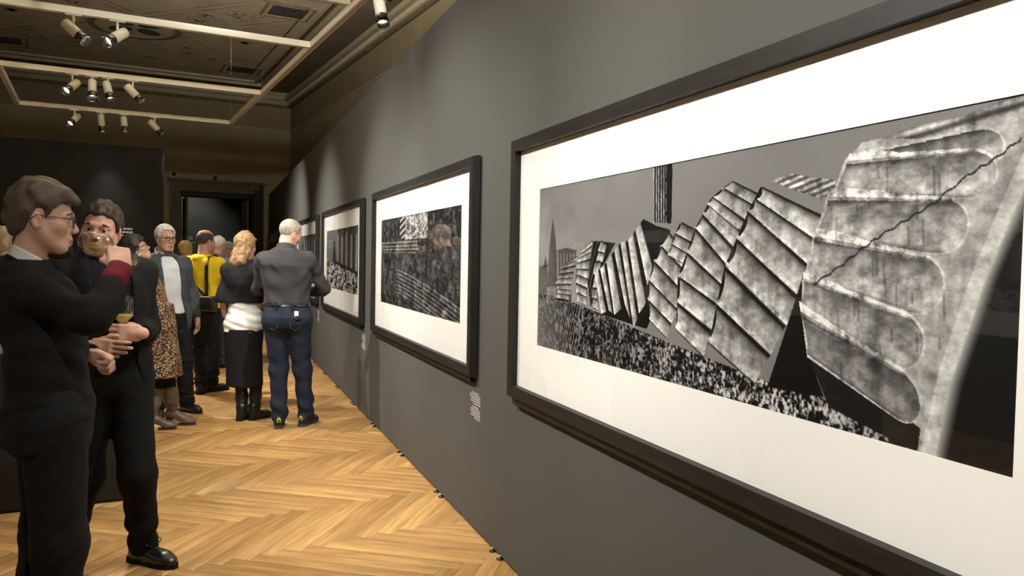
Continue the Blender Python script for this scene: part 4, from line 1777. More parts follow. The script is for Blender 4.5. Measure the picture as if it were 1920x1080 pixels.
def collar(F, m, r=.064, h=.040, tilt=.5, z=0.0, name='collar', notch=0.0, vox=None, thick=.006):
    S = SDF()
    n0 = F.neck+np.array([0, 0, -.03+z])
    ax = unit(F.hp(0, -.02, -.06)-F.neck)
    S.cap(n0, n0+ax*.16, (r+.010)*F.s, (r-.004)*F.s, .0)
    S.cap(n0-ax*.02, n0+ax*.2, (r-thick+.006)*F.s, (r-thick-.006)*F.s, .003, 's')
    c = F.neck
    zt = c[2]+h+z

    def pl(P):
        return (P[..., 2]-zt)+tilt*(P[..., 1]-c[1])

    def pb(P):
        return (zt-h-.03-P[..., 2])-tilt*(P[..., 1]-c[1])
    S.field(pl, 'i', .004)
    S.field(pb, 'i', .004)
    if notch:
        def nt_(P):
            return -np.maximum(np.abs(P[..., 0]-c[0])-notch*np.clip((P[..., 2]-(c[2]-.06))/.08, 0, 1)-.002, c[1]+.03-P[..., 1])
        S.field(nt_, 'i', .002)
    return F.part(name, S, m, vox or min(F.vox, .005))


def trousers(F, m, top, r=(.098, .070, .060), low=.94, seed=8, wr=.004, grow=.008, vox=None, name='trousers'):
    S = SDF()
    F.torso_ops(S, grow)
    S.below(top)
    zc_ = .815*F.s
    S.field(lambda P: zc_-P[..., 2], 'i', .10)
    for sd in (1, -1):
        F.leg_ops(S, sd, (r[0]+.006, r[1], r[2]), .05, low)
    ank = F.ank

    def wf(P):
        z = P[..., 2]
        w = np.exp(-((z-.48*F.s)/.10)**2)*.25+np.exp(-((z-.16*F.s)/.09)**2)*1.3+.35
        return wf0(P)*w
    wf0 = wrinkle(wr, 20, seed, 1.7)
    S.disp(wf)
    S.below(top)
    return F.part(name, S, m, vox)


M_SHOE = mat('black_leather', (.012, .011, .010), .28, .5, coat=.3)
M_SOLE = mat('black_rubber', (.010, .010, .010), .7, .2)

# ------------------------------------------------ man drinking, dark blazer, nearest
hp_ = W(98, 786, 2.75)
m1 = Fig('man in a dark blazer and thin glasses drinking from a tilted wine glass', hp_, 14, 1.685, vox=.0044, skinm=SKIN_A, depth=1.0,
         lean=(0, 0))
ln = m1.loc(W(52, 500, 2.75))[:2]
m1.__init__(m1.label, hp_, 14, 1.685, vox=.0044, skinm=SKIN_A, lean=(ln[0], ln[1]+.012), depth=1.0)
m1.hs = .995
m1.head(-10, -4, 0, m1.loc(W(81, 411, 2.75)))
m1.arm(1, m1.loc(W(226, 503, 2.67)), m1.loc(W(174, 594, 2.50)))
m1.sh[1] = m1.loc(W(62, 548, 2.60))
m1.arm(1, m1.loc(W(226, 503, 2.67)), m1.loc(W(174, 594, 2.50)))
m1.arm(-1, m1.loc(W(176, 668, 2.93)), m1.loc(W(92, 655, 3.02)))
fl_, fr_ = m1.loc(W(60, 1215, 2.85)), m1.loc(W(95, 1215, 2.68))
m1.leg(1, (fr_[0], fr_[1]), 8)
m1.leg(-1, (fl_[0], fl_[1]), -12)
tocam = unit(CAM-W(225, 480, 2.7))
handR = (1, vloc(m1, W(221, 462, 2.72)-W(226, 503, 2.67)), vloc(m1, tocam+.35*CR+.25*CU),
         dict(curl=(62, 70, 40), thumb=((.034, .034, -.018), (.044, .064, -.040), (.028, .086, -.050))))
handL = (-1, vloc(m1, W(226, 690, 2.90)-W(176, 668, 2.93)), vloc(m1, CF*.8+CU*.55),
         dict(curl=(72, 80, 40), thumb=((.034, .036, -.008), (.046, .068, -.014), (.040, .100, -.018))))
m1.make_body(hands=(handR, handL), headkw=dict(jaw=1.02))
M_HAIR1 = hairmat('hair_brown', (.085, .060, .042), (10, 40, 40))
m1.eyes()
m1.brows(M_HAIR1)
HL1 = [(-.13, -.070), (-.085, -.068), (-.062, -.055), (-.045, -.030), (-.030, .010), (-.014, .024), (.004, .022), (.012, .000), (.024, .006), (.034, .040), (.050, .056), (.075, .062), (.13, .066)]
S = m1.hair_cap(HL1, .013, .022, back=.004, noise=.0045)
S2 = SDF()
S2.ops = []
# swept quiff over the forehead
base_ops = S.ops
S2.ops = base_ops[:1]
S2.ell(m1.hp(0, .045, .094), np.array([.058, .050, .030])*m1.hs, m1.HM@rotm(0, -.25, 0), .02)
S2.ell(m1.hp(0, .080, .080), np.array([.046, .026, .018])*m1.hs, m1.HM@rotm(0, -.5, 0), .02)
S2.ell(m1.hp(0, -.075, -.01), np.array([.060, .040, .062])*m1.hs, m1.HM, .02)
S2.ops += base_ops[2:]
m1.part('hair', S2, M_HAIR1)
S = SDF()
S.ell(m1.hp(0, .070, -.112), np.array([.030, .029, .023])*m1.hs, m1.HM, .01)
S.ell(m1.hp(0, .076, -.097), np.array([.026, .021, .016])*m1.hs, m1.HM, .01)
S.ell(m1.hp(0, .050, -.120), np.array([.027, .030, .016])*m1.hs, m1.HM, .01)
S.disp(wrinkle(.002, 150, 2))
m1.part('beard', S, mat('beard_dark', (.022, .016, .012), .8, .2, bump=.5, bscale=300))
m1.glasses(M_GLASSES, .0015, .025, .019)
M_BLAZER1 = fabric('charcoal_wool', (.0125, .0118, .0118), var=.25, scale=120, bump=.5, bscale=700)
jk = jacket(m1, M_BLAZER1, .795, .026, opening=[(.7, .10), (1.0, .03), (1.2, .035), (1.40, .07)], upto=.86, seed=4, wr=.006, vox=.0065, r=(.058, .051, .042))
collar(m1, M_BLAZER1, .080, .026, .62, -.016, name='jacket_collar', vox=.005)
S = SDF()
m1.torso_ops(S, .010)
S.above(.95)
S.cap(m1.neck+np.array([0, .012, -.03]), m1.hc, .060, .075, .004, 's')
m1.part('shirt', S, mat('white_cotton', (.72, .71, .69), .8, .2), .008)
collar(m1, MATS['white_cotton'], .071, .056, .62, -.002, notch=.03, vox=.0042)
S = SDF()
e_, w_ = m1.el[1], m1.wr[1]
S.cap(e_+(w_-e_)*.74, e_+(w_-e_)*1.0, .0405, .0385, .0)
ax_ = unit(w_-e_)
S.field(lambda P: (P-(e_+(w_-e_)*1.02))@ax_, 'i', .003)
S.disp(wrinkle(.0015, 50, 2))
m1.part('cuff', S, fabric('burgundy_knit', (.16, .018, .030), bump=.5), .0045)
trousers(m1, fabric('dark_grey_trousers', (.014, .014, .0155), var=.25, scale=90), 1.0, (.105, .086, .078), .97, seed=6, wr=.005, grow=.016, vox=.0075)
# pocket flap on the side of the blazer
for sd in (1, -1):
    m1.shoe(sd, M_SHOE, M_SOLE)

# ------------------------------------------------ man in black behind him, holding a wine glass
hp_ = W(206, 735, 3.56)
M2A = ('man in a black jacket and dark crew-neck top holding an upright wine glass', hp_, -68, 1.72)
m2 = Fig(*M2A, vox=.0046, skinm=SKIN_B)
ln = m2.loc(W(191, 505, 3.53))[:2]
m2 = Fig(*M2A, vox=.0046, skinm=SKIN_B, lean=(ln[0], ln[1]+.015))
m2.head(-30, -3, -7, m2.loc(W(190, 431, 3.50)))
m2.arm(-1, m2.loc(W(264, 625, 3.43)), m2.loc(W(275, 616, 3.66)))
m2.arm(1, m2.loc(W(172, 650, 3.30)), m2.loc(W(120, 640, 3.48)))
a_ = floor_at(270, 1054)
b_ = floor_at(352, 1080)
fo = m2.loc(a_)
m2.leg(-1, (fo[0], fo[1]), 0, m2.loc(W(258, 892, 3.55)))
m2.toe[-1] = unit(vloc(m2, (b_-floor_at(262, 1062))*np.array([1, 1, 0])))
a_ = floor_at(118, 1068)
fo = m2.loc(a_)
m2.leg(1, (fo[0], fo[1]), 10, m2.loc(W(160, 890, 3.55)))
h2L = (-1, vloc(m2, -CR*.85-CF*.40+CU*.06), vloc(m2, -CF*.9-CR*.10+CR*.3),
       dict(curl=(28, 48, 40), thumb=((.034, .036, -.016), (.040, .066, -.040), (.020, .090, -.052)), spread=1))
h2R = (1, vloc(m2, CR*.9-CF*.05-CU*.10), vloc(m2, -CF*.95+CU*.1),
       dict(curl=((6, 10, 8), (18, 26, 20), (30, 36, 25), (40, 40, 30)), thumb=((.036, .040, -.006), (.052, .068, -.008), (.058, .098, -.010))))
m2.make_body(hands=(h2L, h2R))
M_HAIR2 = hairmat('hair_dark_brown', (.040, .026, .018))
m2.eyes((-.1, 0))
m2.brows(M_HAIR2, .0046)
S = m2.hair_cap([(-.13, -.06), (-.06, -.050), (-.035, -.010), (-.014, .018), (.006, .018), (.016, -.008), (.028, .002), (.040, .040), (.060, .062), (.08, .070), (.13, .078)], .010, .014, noise=.003)
m2.part('hair', S, M_HAIR2)
M_BLK = fabric('black_wool', (.0055, .0055, .0062), var=.2, scale=80)
jacket(m2, M_BLK, .76, .024, opening=[(.7, .16), (1.0, .085), (1.2, .075), (1.36, .085), (1.45, .075)], upto=.93, seed=14, wr=.005, vox=.007, r=(.054, .050, .041))
collar(m2, M_BLK, .080, .020, .75, -.010, name='jacket_collar', notch=.07)
shirt(m2, fabric('dark_navy_knit', (.0045, .0045, .006)), .985, .010, sleeves=False, seed=5, vox=.007, name='top')
trousers(m2, fabric('black_twill', (.0042, .0040, .0040), var=.1), 1.0, (.098, .076, .067), .97, seed=9, wr=.0035, grow=.010, vox=.007)
for sd in (-1, 1):
    m2.shoe(sd, M_SHOE, M_SOLE, laces=(sd == -1))

# ------------------------------------------------ wine glasses
M_WG = clear_glass('wine_glass_crystal', (.96, .96, .95), 1.75)
M_WINE = bpy.data.materials.new('white_wine')
M_WINE.use_nodes = True
bs_ = M_WINE.node_tree.nodes['Principled BSDF']
bs_.inputs['Base Color'].default_value = (.86, .74, .24, 1)
bs_.inputs['Roughness'].default_value = .05
bs_.inputs['Transmission Weight'].default_value = .3
bs_.inputs['IOR'].default_value = 1.33
GP = [(.034, 0.0), (.033, .0025), (.012, .006), (.0045, .012), (.0036, .030), (.0036, .085), (.006, .094), (.020, .104), (.036, .122), (.0415, .132), (.040, .150), (.036, .180), (.0315, .212)]


def wine_glass(foot, rim, label, level, scale=1.0):
    foot, rim = np.array(foot), np.array(rim)
    L = np.linalg.norm(rim-foot)
    k = L/.212
    ax = (rim-foot)/L
    x_ = unit(np.cross(ax, [0, 1.0, .1]))
    y_ = np.cross(ax, x_)
    g = empty('wine_glass', foot)
    tag(g, label, 'wine glass', 'wine glasses')

    def M_(p):
        return (x_*p[0]+y_*p[1]+ax*p[2])*k
    MB().lathe(GP[:4], 32, M_).build('foot', M_WG, g, True)
    MB().lathe(GP[3:7], 16, M_, caps=False).build('stem', M_WG, g, True)
    bowl = MB().lathe(GP[6:]+[(max(r_-.0012, .002), z_+.0004) for r_, z_ in GP[:6:-1]], 40, M_, caps=False).build('bowl', M_WG, g, True)
    MB().tube([M_(np.array([.0315*math.cos(t), .0315*math.sin(t), .212])) for t in np.linspace(0, 2*math.pi, 41)[:-1]], .0007*k, 6, closed=True).build('rim', M_WG, bowl, True)
    pr = np.array(GP[6:])
    S = SDF()

    def fn(P):
        t = (P@ax)/k
        rad = np.linalg.norm(P-(P@ax)[..., None]*ax, axis=-1)/k
        r_ = np.interp(t, pr[:, 1], pr[:, 0]-.0012)
        return np.maximum((rad-r_)*.8, np.maximum(.0955-t, t-.208))*k
    c = ax*.15*k
    S.add(fn, c-.085, c+.085)
    lev = level-foot[2]
    S.below(lev)
    me = S.mesh('wine', .0022)
    link('wine', me, M_WINE, g)
    return g


gfoot, grim = W(257, 481, 2.735), W(156, 447, 2.745)
wine_glass(gfoot, grim, 'tilted wine glass at the lips of the drinking man', W(180, 462, 2.74)[2])
wine_glass(W(221, 649, 3.40), W(235, 555, 3.44), 'upright wine glass half full of white wine held by the man in black', W(228, 589, 3.42)[2])


# ------------------------------------------------ man in the dark grey shirt, seen from behind
HANDS_DOWN = lambda sd: (sd, (0, .15, -1), (sd*1.0, .1, 0), dict(curl=(15, 25, 20)))
q = floor_at(541, 804)
bm = Fig('white-haired man in a dark grey shirt and blue jeans seen from behind', (q[0]-.01, q[1]+.07), 74, 1.79, vox=.0068, skinm=SKIN_B, lean=(-.02, .03), build=1.10)
bm.head(-46, -20, 4, bm.hc+np.array([.02, .045, -.015]))
bm.arm(1, (.10, .30, 1.14), pole=(1.0, -.35, -.55))
bm.arm(-1, (-.08, .28, 1.10), pole=(-1.0, -.35, -.55))
for sd, px in ((-1, (521, 803)), (1, (571, 799))):
    q = bm.loc(floor_at(*px))
    bm.leg(sd, (q[0], q[1]+.05), sd*14+4)
bm.make_body(hands=((1, (-.5, .8, 0), (.5, .3, .8), dict(curl=(40, 50, 30))), (-1, (.5, .8, 0), (-.5, .3, .8), dict(curl=(40, 50, 30)))))
M_WHITEHAIR = hairmat('hair_white', (.30, .27, .22))
bm.eyes((0, -.3))
bm.brows(M_WHITEHAIR)
bm.part('hair', bm.hair_cap([(-.13, -.060), (-.06, -.052), (-.035, -.010), (-.014, .020), (.006, .020), (.016, .0), (.03, .03), (.045, .062), (.13, .085)], .0045, .003, noise=.001), M_WHITEHAIR)
M_DGREY = fabric('dark_grey_shirting', (.038, .036, .038), var=.08)
shirt(bm, M_DGREY, 1.035*bm.s, .020, upto=.97, seed=22, wr=.0065, r=(.056, .052, .040))
collar(bm, M_DGREY, .074, .050, .45, .016, notch=.03)
S = SDF()
bm.torso_ops(S, .016)
S.above(1.015*bm.s)
S.below(1.050*bm.s)
belt = bm.part('belt', S, mat('black_belt_leather', (.012, .011, .010), .35, .5), .005)
M_JEANS = fabric('navy_denim', (.015, .021, .036), var=.18, scale=40, bump=.4)
trousers(bm, M_JEANS, 1.020*bm.s, (.102, .072, .064), .965, seed=31, wr=.0055, grow=.010)
# stitched back pockets and a clip hanging from the right one
pk = mat('denim_thread', (.06, .07, .10), .8)
for sd in (1, -1):
    bt = MB()
    zt, y = .965*bm.s, -.150*bm.s
    bt.tube([(sd*.045, y+.004, zt), (sd*.135, y+.03, zt-.005), (sd*.130, y+.026, zt-.115), (sd*.090, y+.004, zt-.14), (sd*.052, y-.004, zt-.115)], .002, 5, closed=True)
    bt.build('pocket_stitching', pk, bm.obj, True)
for sd in (1, -1):
    MB().box((sd*.07-.008, -.152*bm.s, 1.0*bm.s), (sd*.07+.008, -.136*bm.s, 1.055*bm.s)).build('belt_loop', M_JEANS, bm.obj)
kc = MB().box((.085, -.150, .945*bm.s), (.118, -.140, .985*bm.s)).build('pocket_clip', mat('white_plastic', (.8, .8, .78), .4), bm.obj)
MB().tube([(.08, -.150, .94*bm.s), (.10, -.156, .92*bm.s), (.135, -.14, .925*bm.s)], .008, 8).build('key_pouch', M_BLACKPL, kc, True)
M_SNEAK = mat('black_mesh_sneaker', (.014, .014, .015), .6, .3, bump=.4, bscale=300)
M_YEL = mat('neon_yellow_tab', (.75, .80, .06), .5)
for sd in (1, -1):
    bm.shoe(sd, M_SNEAK, mat('grey_sole', (.05, .05, .05), .6), L=.30, tabs=M_YEL)

# ------------------------------------------------ woman in black skirt, from behind
q = floor_at(462, 791)
sw = Fig('woman with long light brown hair, white waistband and black skirt seen from behind', (q[0]-.015, q[1]+.14), 66, 1.655, build=.94, female=True, vox=.0068, skinm=SKIN_C)
sw.head(-14, -8, -3)
sw.arm(-1, (-.195, .05, .855), pole=(-.15, -1, 0))
sw.arm(1, (.12, .22, 1.02), pole=(1, -.4, -.3))
for sd, px in ((-1, (449, 790)), (1, (474, 789))):
    q = sw.loc(floor_at(*px))
    sw.leg(sd, (q[0], q[1]+.07), 28 if sd > 0 else 5)
sw.make_body(hands=((-1, (.1, .3, -1), (-1, .2, 0), dict(curl=(25, 30, 20))), (1, (-.5, .8, 0), (.5, .3, .8), dict(curl=(40, 50, 30)))))
M_LBROWN = hairmat('hair_light_brown', (.27, .165, .075))
S = sw.hair_cap([(-.13, -.2), (-.02, -.2), (.0, -.12), (.02, -.02), (.04, .03), (.06, .055), (.13, .07)], .020, .012, noise=.004)
S2 = SDF()
S2.ops = S.ops[:1]
S2.ell(sw.hp(0, -.055, -.06), np.array([.080, .062, .095])*sw.hs, sw.HM, .03)
S2.chain([sw.hp(-.03, -.075, -.08), sw.hp(-.05, -.085, -.16), sw.hp(-.085, -.085, -.205)], [.055, .048, .018], .03)
S2.chain([sw.hp(.03, -.075, -.08), sw.hp(.02, -.095, -.15), sw.hp(-.01, -.10, -.20)], [.05, .04, .015], .03)
S2.ops += [o for o in S.ops[1:] if o[3] == 'd']
cutf = sw.hc.copy()
HMs = sw.HM
S2.field(lambda P: np.where(((P-cutf)@HMs)[..., 2] < .055, ((P-cutf)@HMs)[..., 1]-.012, -1.0), 'i', .01)
S2.disp(wrinkle(.004, 45, 11, .25))
sw.part('hair', S2, M_LBROWN)
M_BTOP = fabric('black_jersey', (.011, .011, .013))
shirt(sw, M_BTOP, 1.105*sw.s, .034, upto=.45, seed=41, wr=.004, name='top', r=(.064, .062, .05))
S = SDF()
sw.torso_ops(S, .016)
S.above(.835*sw.s)
S.below(1.135*sw.s)
S.disp(lambda P: -.004*np.sin(P[..., 2]*95+3*np.sin(P[..., 0]*9)+P[..., 0]*8))
sw.part('waistband', S, fabric('white_crumpled_cotton', (.74, .73, .70), var=.03))
S = SDF()
s_ = sw.s
S.loft([.30, .45, .60, .75, .86, .95], [.165, .162, .164, .172, .172, .16], [.128, .126, .126, .130, .132, .122], None, [.0, .0, -.005, -.012, -.012, -.01], 0, .02)
S.disp(wrinkle(.0035, 16, 5, .3))
S.below(.86*s_)
sw.part('skirt', S, fabric('black_knit_skirt', (.010, .010, .012)))
M_BOOT = mat('black_boot_leather', (.010, .010, .010), .35, .45, bump=.2, bscale=40)
for sd in (1, -1):
    o = sw.shoe(sd, M_BOOT, M_SOLE, L=.255, heel=.0, high=.02, name='boot', slim=.92)
    S = SDF()
    a_, k_ = sw.ank[sd], sw.knee[sd]
    S.cap(a_+np.array([0, -.015, -.02]), a_+(k_-a_)*.35, .045, .050, .02)
    S.cap(a_+(k_-a_)*.35, a_+(k_-a_)*1.05, .050, .060, .02)
    S.disp(wrinkle(.003, 35, 7, 1.5))
    sw.part('boot_shaft', S, M_BOOT, parent=o)

# ------------------------------------------------ older man in grey blazer
q = (floor_at(288, 779)+floor_at(344, 774))/2
om = Fig('white-haired man with glasses in a grey blazer and pale open shirt', (q[0]-.005, q[1]+.10), -66, 1.72, vox=.0068, skinm=SKIN_B, build=1.10, lean=(.05, .02))
om.head(8, -2, 0)
om.arm(-1, (-.255, .03, .86))
om.arm(1, (.23, .06, .86))
for sd, px in ((1, (298, 779)), (-1, (352, 772))):
    g_ = om.loc(floor_at(*px))
    om.leg(sd, (g_[0], g_[1]-.02), sd*16)
om.make_body(hands=(HANDS_DOWN(1), HANDS_DOWN(-1)), headkw=dict(jaw=1.08))
om.eyes((.2, 0))
om.brows(hairmat('hair_grey', (.30, .28, .25)))
M_WH2 = hairmat('hair_silver', (.60, .58, .52))
om.part('hair', om.hair_cap([(-.13, -.055), (-.06, -.050), (-.035, -.010), (-.014, .022), (.006, .022), (.016, -.004), (.028, .01), (.040, .045), (.055, .072), (.13, .095)], .012, .010, noise=.0018), M_WH2)
om.glasses(M_GLASSES, .0026, .026, .017)
M_GB = fabric('grey_blue_wool', (.055, .060, .072), var=.12, scale=60)
jacket(om, M_GB, .735, .026, opening=[(.7, .150), (.95, .110), (1.1, .085), (1.3, .085), (1.40, .085), (1.46, .07)], seed=51, wr=.005, lapel=True, r=(.060, .056, .045))
collar(om, M_GB, .084, .020, .75, -.012, name='jacket_collar', notch=.075)
M_PALE = fabric('pale_blue_cotton', (.56, .58, .60), var=.05, scale=12, bump=.3, bscale=60)
shirt(om, M_PALE, .92, .012, sleeves=False, seed=52, wr=.006)
collar(om, M_PALE, .076, .046, .60, .014, notch=.035)
for j in range(4):
    z_ = 1.34-.09*j
    MB().lathe([(.0055, 0), (.0055, .003), (.001, .004)], 8, lambda p: np.array([p[0], .134-.004*j+p[2], z_+p[1]])).build('shirt_button', M_WHITE, om.obj, True)
trousers(om, fabric('black_trousers', (.008, .008, .009)), .96, (.100, .078, .070), .965, seed=53, wr=.005)
for sd in (1, -1):
    om.shoe(sd, M_SHOE, M_SOLE, L=.29)

# ------------------------------------------------ woman in the patterned dress
q = floor_at(297, 804)
dw = Fig('dark-haired woman in a gold and brown patterned dress looking up', (q[0], q[1]+.0), -8, 1.62, female=True, build=1.06, vox=.0068, skinm=SKIN_C, lean=(0, -.165))
dw.head(14, 26, 0, dw.hc+np.array([0, -.015, -.015]))
dw.arm(1, dw.loc(W(316, 604, 6.95)), pole=(.8, -1, -.3))
dw.arm(-1, dw.loc(W(318, 600, 7.10)), pole=(-.8, -1, -.3))
for sd, px in ((1, (327, 797)), (-1, (288, 806))):
    g_ = dw.loc(floor_at(*px))
    dw.leg(sd, (g_[0], g_[1]), 4*sd)
dw.make_body(hands=((1, vloc(dw, CR*.9-CU*.1), (.5, .1, .9), dict(curl=(30, 45, 30))), (-1, vloc(dw, CR*.9-CU*.2), (-.6, .2, .8), dict(curl=(30, 45, 30)))))
dw.eyes((0, .1))
M_BHAIR = hairmat('hair_black', (.012, .009, .008))
dw.brows(M_BHAIR)
S = dw.hair_cap([(-.13, -.2), (-.03, -.2), (-.012, -.085), (.008, -.06), (.018, -.03), (.036, .03), (.055, .045), (.075, .050), (.13, .055)], .022, .010, noise=.004)
S2 = SDF()
S2.ops = S.ops[:1]
S2.ell(dw.hp(0, -.055, -.045), np.array([.082, .055, .075])*dw.hs, dw.HM, .03)
S2.ops += S.ops[1:]
dw.part('hair', S2, M_BHAIR)
dw.glasses(M_GLASSES, .0026, .027, .019)


def dress_material():
    m = bpy.data.materials.new('leopard_gold_print')
    m.use_nodes = True
    nt = m.node_tree
    N = nt.nodes.new
    b_ = nt.nodes['Principled BSDF']
    b_.inputs['Roughness'].default_value = .7
    tc = N('ShaderNodeTexCoord')
    v1 = N('ShaderNodeTexVoronoi')
    v1.inputs['Scale'].default_value = 66
    r1 = N('ShaderNodeValToRGB')
    r1.color_ramp.elements[0].position = .42
    r1.color_ramp.elements[1].position = .52
    r1.color_ramp.elements[0].color = (.36, .255, .125, 1)
    r1.color_ramp.elements[1].color = (.022, .010, .007, 1)
    nz = N('ShaderNodeTexNoise')
    nz.inputs['Scale'].default_value = 5
    r2 = N('ShaderNodeValToRGB')
    r2.color_ramp.elements[0].position = .42
    r2.color_ramp.elements[1].position = .58
    r2.color_ramp.elements[0].color = (.85, .62, .50, 1)
    r2.color_ramp.elements[1].color = (1, 1, 1, 1)
    mx = N('ShaderNodeMix')
    mx.data_type = 'RGBA'
    mx.blend_type = 'MULTIPLY'
    mx.inputs[0].default_value = .9
    nt.links.new(tc.outputs['Object'], v1.inputs['Vector'])
    nt.links.new(tc.outputs['Object'], nz.inputs['Vector'])
    nt.links.new(v1.outputs['Distance'], r1.inputs['Fac'])
    nt.links.new(nz.outputs['Fac'], r2.inputs['Fac'])
    nt.links.new(r1.outputs[0], mx.inputs[6])
    nt.links.new(r2.outputs[0], mx.inputs[7])
    nt.links.new(mx.outputs[2], b_.inputs['Base Color'])
    return m


M_DRESS = dress_material()
S = SDF()
dw.torso_ops(S, .018)
dw.shoulder_ops(S, .008)
for sd in (1, -1):
    dw.arm_ops(S, sd, .006, (.058, .056, .044), .03, .93)
S.loft([.44, .60, .80, .95, 1.05], [.195, .185, .178, .165, .145], [.185, .172, .155, .135, .115], None, [.0, .0, -.01, -.01, 0], 0, .03)
S.disp(wrinkle(.005, 18, 61, .5))
S.above(.445)
S.cap(dw.neck+np.array([0, .03, -.03]), dw.hc, .058, .075, .004, 's')
dw.part('dress', S, M_DRESS)
M_TIGHT = fabric('black_tights', (.008, .008, .009))
S = SDF()
for sd in (1, -1):
    dw.leg_ops(S, sd, (.085, .056, .046), .01, .9)
S.below(.62)
S.above(.325)
dw.part('tights', S, M_TIGHT)
M_TAUPE = mat('taupe_boot_leather', (.105, .072, .052), .45, .4, var=.2, scale=12, bump=.2, bscale=40)
for sd in (1, -1):
    o = dw.shoe(sd, M_TAUPE, mat('brown_heel', (.05, .035, .026), .5), L=.255, heel=.055, high=.02, name='boot', slim=.92)
    S = SDF()
    a_, k_ = dw.ank[sd]+np.array([0, -.02, .05]), dw.knee[sd]
    S.cap(a_, a_+(k_-a_)*.3, .046, .057, .02)
    S.cap(a_+(k_-a_)*.3, a_+(k_-a_)*.80, .057, .066, .02)
    S.below(.345)
    S.disp(wrinkle(.003, 35, 7, 1.5))
    dw.part('boot_shaft', S, M_TAUPE, parent=o)

# ------------------------------------------------ man in yellow hooded top
q = floor_at(388, 740)
ym = Fig('balding man in a bright yellow hooded top with a black shoulder bag', (q[0]-.03, q[1]), 52, 1.71, vox=.0078, skinm=SKIN_B, build=1.04)
ym.head(-12, -6, 0)
ym.arm(1, (.16, .34, 1.20), pole=(1, -.2, -1))
ym.arm(-1, (-.16, .30, 1.12), pole=(-1, -.3, -1))
for sd, px in ((-1, (378, 738)), (1, (398, 734))):
    g_ = ym.loc(floor_at(*px))
    ym.leg(sd, (g_[0], g_[1]), 18*sd)
ym.make_body(hands=((1, (-.2, .9, .3), (.8, 0, .5), dict(curl=(35, 45, 30))), (-1, (.3, .9, .2), (-.8, 0, .5), dict(curl=(35, 45, 30)))))
M_STUB = hairmat('hair_cropped_dark', (.055, .042, .034))
ym.part('hair', ym.hair_cap([(-.13, -.06), (-.05, -.05), (-.034, -.008), (-.014, .02), (.006, .02), (.018, -.02), (.03, .02), (.05, .06), (.13, .09)], .005, .0, noise=.001), M_STUB)
# bald crown shows through: skin dome above the cropped sides
S = SDF()
S.ell(ym.hp(0, -.012, .036), np.array([.0805, .1025, .0900])*ym.hs, ym.HM, .01)
hc_, HM_, hs_ = ym.hc.copy(), ym.HM.copy(), ym.hs
S.field(lambda P: (.066*hs_+.25*np.abs(((P-hc_)@HM_)[..., 0])-.10*((P-hc_)@HM_)[..., 1]-((P-hc_)@HM_)[..., 2]), 'i', .004)
ym.part('bald_crown', S, SKIN_B)
S = SDF()
S.ell(ym.hp(0, .045, -.085), np.array([.052, .050, .040])*ym.hs, ym.HM, .01)
S.field(lambda P: ((P-hc_)@HM_)[..., 2]+.055*hs_, 'i', .004)
ym.part('beard', S, M_STUB)
M_YELLOW = fabric('yellow_fleece', (.74, .52, .018), var=.06, scale=10, bump=.3, bscale=200)
shirt(ym, M_YELLOW, .92, .026, upto=.95, seed=71, wr=.007, name='hooded_top', r=(.060, .058, .046))
S = SDF()
c_ = ym.neck
S.chain([c_+np.array(p) for p in ((-.070, .01, -.01), (-.065, -.05, .005), (-.02, -.090, -.015), (.03, -.088, -.015), (.065, -.045, .005), (.070, .01, -.01))], [.012, .020, .026, .026, .020, .012], .02)
S.disp(wrinkle(.004, 40, 3))
ym.part('hood', S, M_YELLOW)
trousers(ym, fabric('dark_jeans', (.012, .014, .018)), .98, (.100, .076, .064), .965, seed=73, wr=.006)
for sd in (1, -1):
    ym.shoe(sd, M_SNEAK, M_SOLE, L=.29)
# bag with its strap over the back
bag = empty('shoulder_bag', ym.base)
bag.rotation_euler = (0, 0, ym.a)
tag(bag, 'black shoulder bag hanging at the hip of the man in yellow', 'bag')
S = SDF()
S.rbox((.13, -.13, .965), (.085, .035, .055), .022, None, .0)
S.rbox((.13, -.155, .985), (.080, .02, .02), .012, None, .01)
link('body', S.mesh('body', .008), M_BLACKPL, bag)
MB().box((.085, -.200, .975), (.10, -.186, .99)).build('buckle', M_CHROME, bag)
MB().box((.155, -.200, .965), (.17, -.186, .98)).build('buckle', M_CHROME, bag)
def strap(pts, w, nm):
    pts = [np.array(p, float) for p in pts]
    b_ = MB()
    n_ = len(pts)
    for p in pts:
        x_ = np.array([.9, .1, .45])
        x_ = x_/np.linalg.norm(x_)*w
        o_ = np.array([0, -.006 if p[1] < 0 else .006, 0])
        b_.verts([p-x_, p+x_, p+x_+o_, p-x_+o_])
    for k in range(n_-1):
        a4, c4 = 4*k, 4*k+4
        for j in range(4):
            b_.f.append((a4+j, a4+(j+1) % 4, c4+(j+1) % 4, c4+j))
    b_.f += [(3, 2, 1, 0), (4*n_-4, 4*n_-3, 4*n_-2, 4*n_-1)]
    b_.build(nm, M_BLACKPL, bag)
strap([(.15, -.155, 1.0), (.155, -.156, 1.12), (.15, -.156, 1.25), (.135, -.135, 1.36), (.11, -.075, 1.445), (.10, .02, 1.46), (.09, .10, 1.42)], .020, 'strap')
strap([(.13, -.160, 1.05), (.05, -.160, 1.12), (-.05, -.155, 1.18), (-.13, -.12, 1.24)], .014, 'strap')

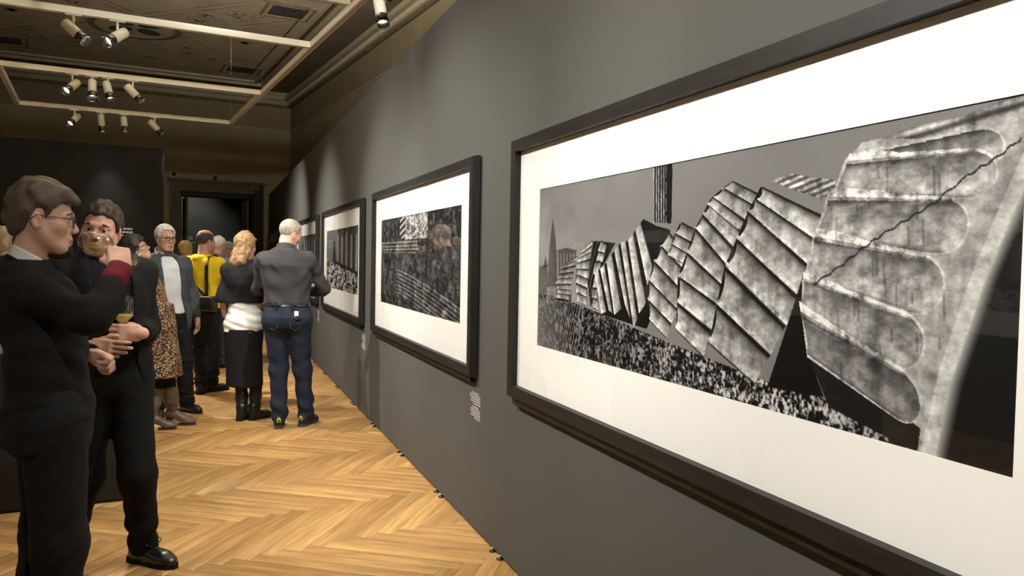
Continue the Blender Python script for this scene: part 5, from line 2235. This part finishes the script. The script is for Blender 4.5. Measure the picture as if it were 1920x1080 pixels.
# ------------------------------------------------ visitors further back
def far_person(label, px, py, D, phi, H, hairm, topm, botm, head=(0, 0, 0), female=False, long=False, skinm=SKIN_B, glasses=False, foot=None, seed=0, holds=False):
    P = W(px, py, D) if foot is None else floor_at(*foot)
    f = Fig(label, (P[0], P[1]), phi, H, female=female, vox=.0095, skinm=skinm)
    f.head(*head)
    hands = (HANDS_DOWN(1), HANDS_DOWN(-1))
    f.make_body(hands=hands)
    if long:
        S = f.hair_cap([(-.13, -.2), (-.02, -.2), (.0, -.12), (.02, -.02), (.04, .03), (.06, .055), (.13, .07)], .020, .010, noise=.004)
        S2_ = SDF()
        S2_.ops = S.ops[:1]
        S2_.ell(f.hp(0, -.055, -.06), np.array([.082, .062, .095])*f.hs, f.HM, .03)
        S2_.ops += S.ops[1:]
        f.part('hair', S2_, hairm)
    else:
        f.part('hair', f.hair_cap(HL_SHORT, .009, .006, noise=.003), hairm)
    f.eyes()
    shirt(f, topm, .90, .018, seed=seed, wr=.005, r=(.058, .054, .044))
    collar(f, topm, .068, .034, .5, -.004, vox=.007)
    trousers(f, botm, .96, (.100, .078, .068), .965, seed=seed+1)
    for sd in (1, -1):
        f.shoe(sd, M_SHOE, M_SOLE, L=.28)
    if glasses:
        f.glasses(M_GLASSES, .0024, .026, .017)
    return f


M_BLUESH = fabric('blue_grey_cotton', (.085, .10, .15), var=.08)
M_GREYSH = fabric('grey_cotton', (.15, .155, .17), var=.08)
M_BLONDE = hairmat('hair_blonde', (.46, .31, .13))
M_NAVYTR = fabric('slate_trousers', (.035, .045, .065))
M_BLACKT = MATS['black_trousers']
far_person('white-haired man in a blue-grey shirt behind the man in yellow', 410, 690, 9.9, 62, 1.70, M_WH2, M_BLUESH, M_NAVYTR, (-10, -5, 0), foot=(408, 688), seed=81)
far_person('grey-haired man with glasses facing right, behind the woman in the black skirt', 424, 660, 11.2, 8, 1.645, hairmat('hair_grey2', (.26, .25, .23)), M_GREYSH, M_BLACKT, (0, -6, 0), glasses=True, seed=83)
far_person('blonde visitor half hidden between the older man and the man in yellow', 347, 660, 10.6, 100, 1.625, M_BLONDE, MATS['black_jersey'], M_BLACKT, (10, -8, 0), female=True, long=True, seed=85)
far_person('fair-haired visitor at the left edge behind the drinking man', 5, 660, 8.2, 70, 1.70, hairmat('hair_ash', (.40, .33, .24)), fabric('beige_knit', (.30, .25, .19)), M_BLACKT, (10, -10, 0), female=True, long=True, seed=87)
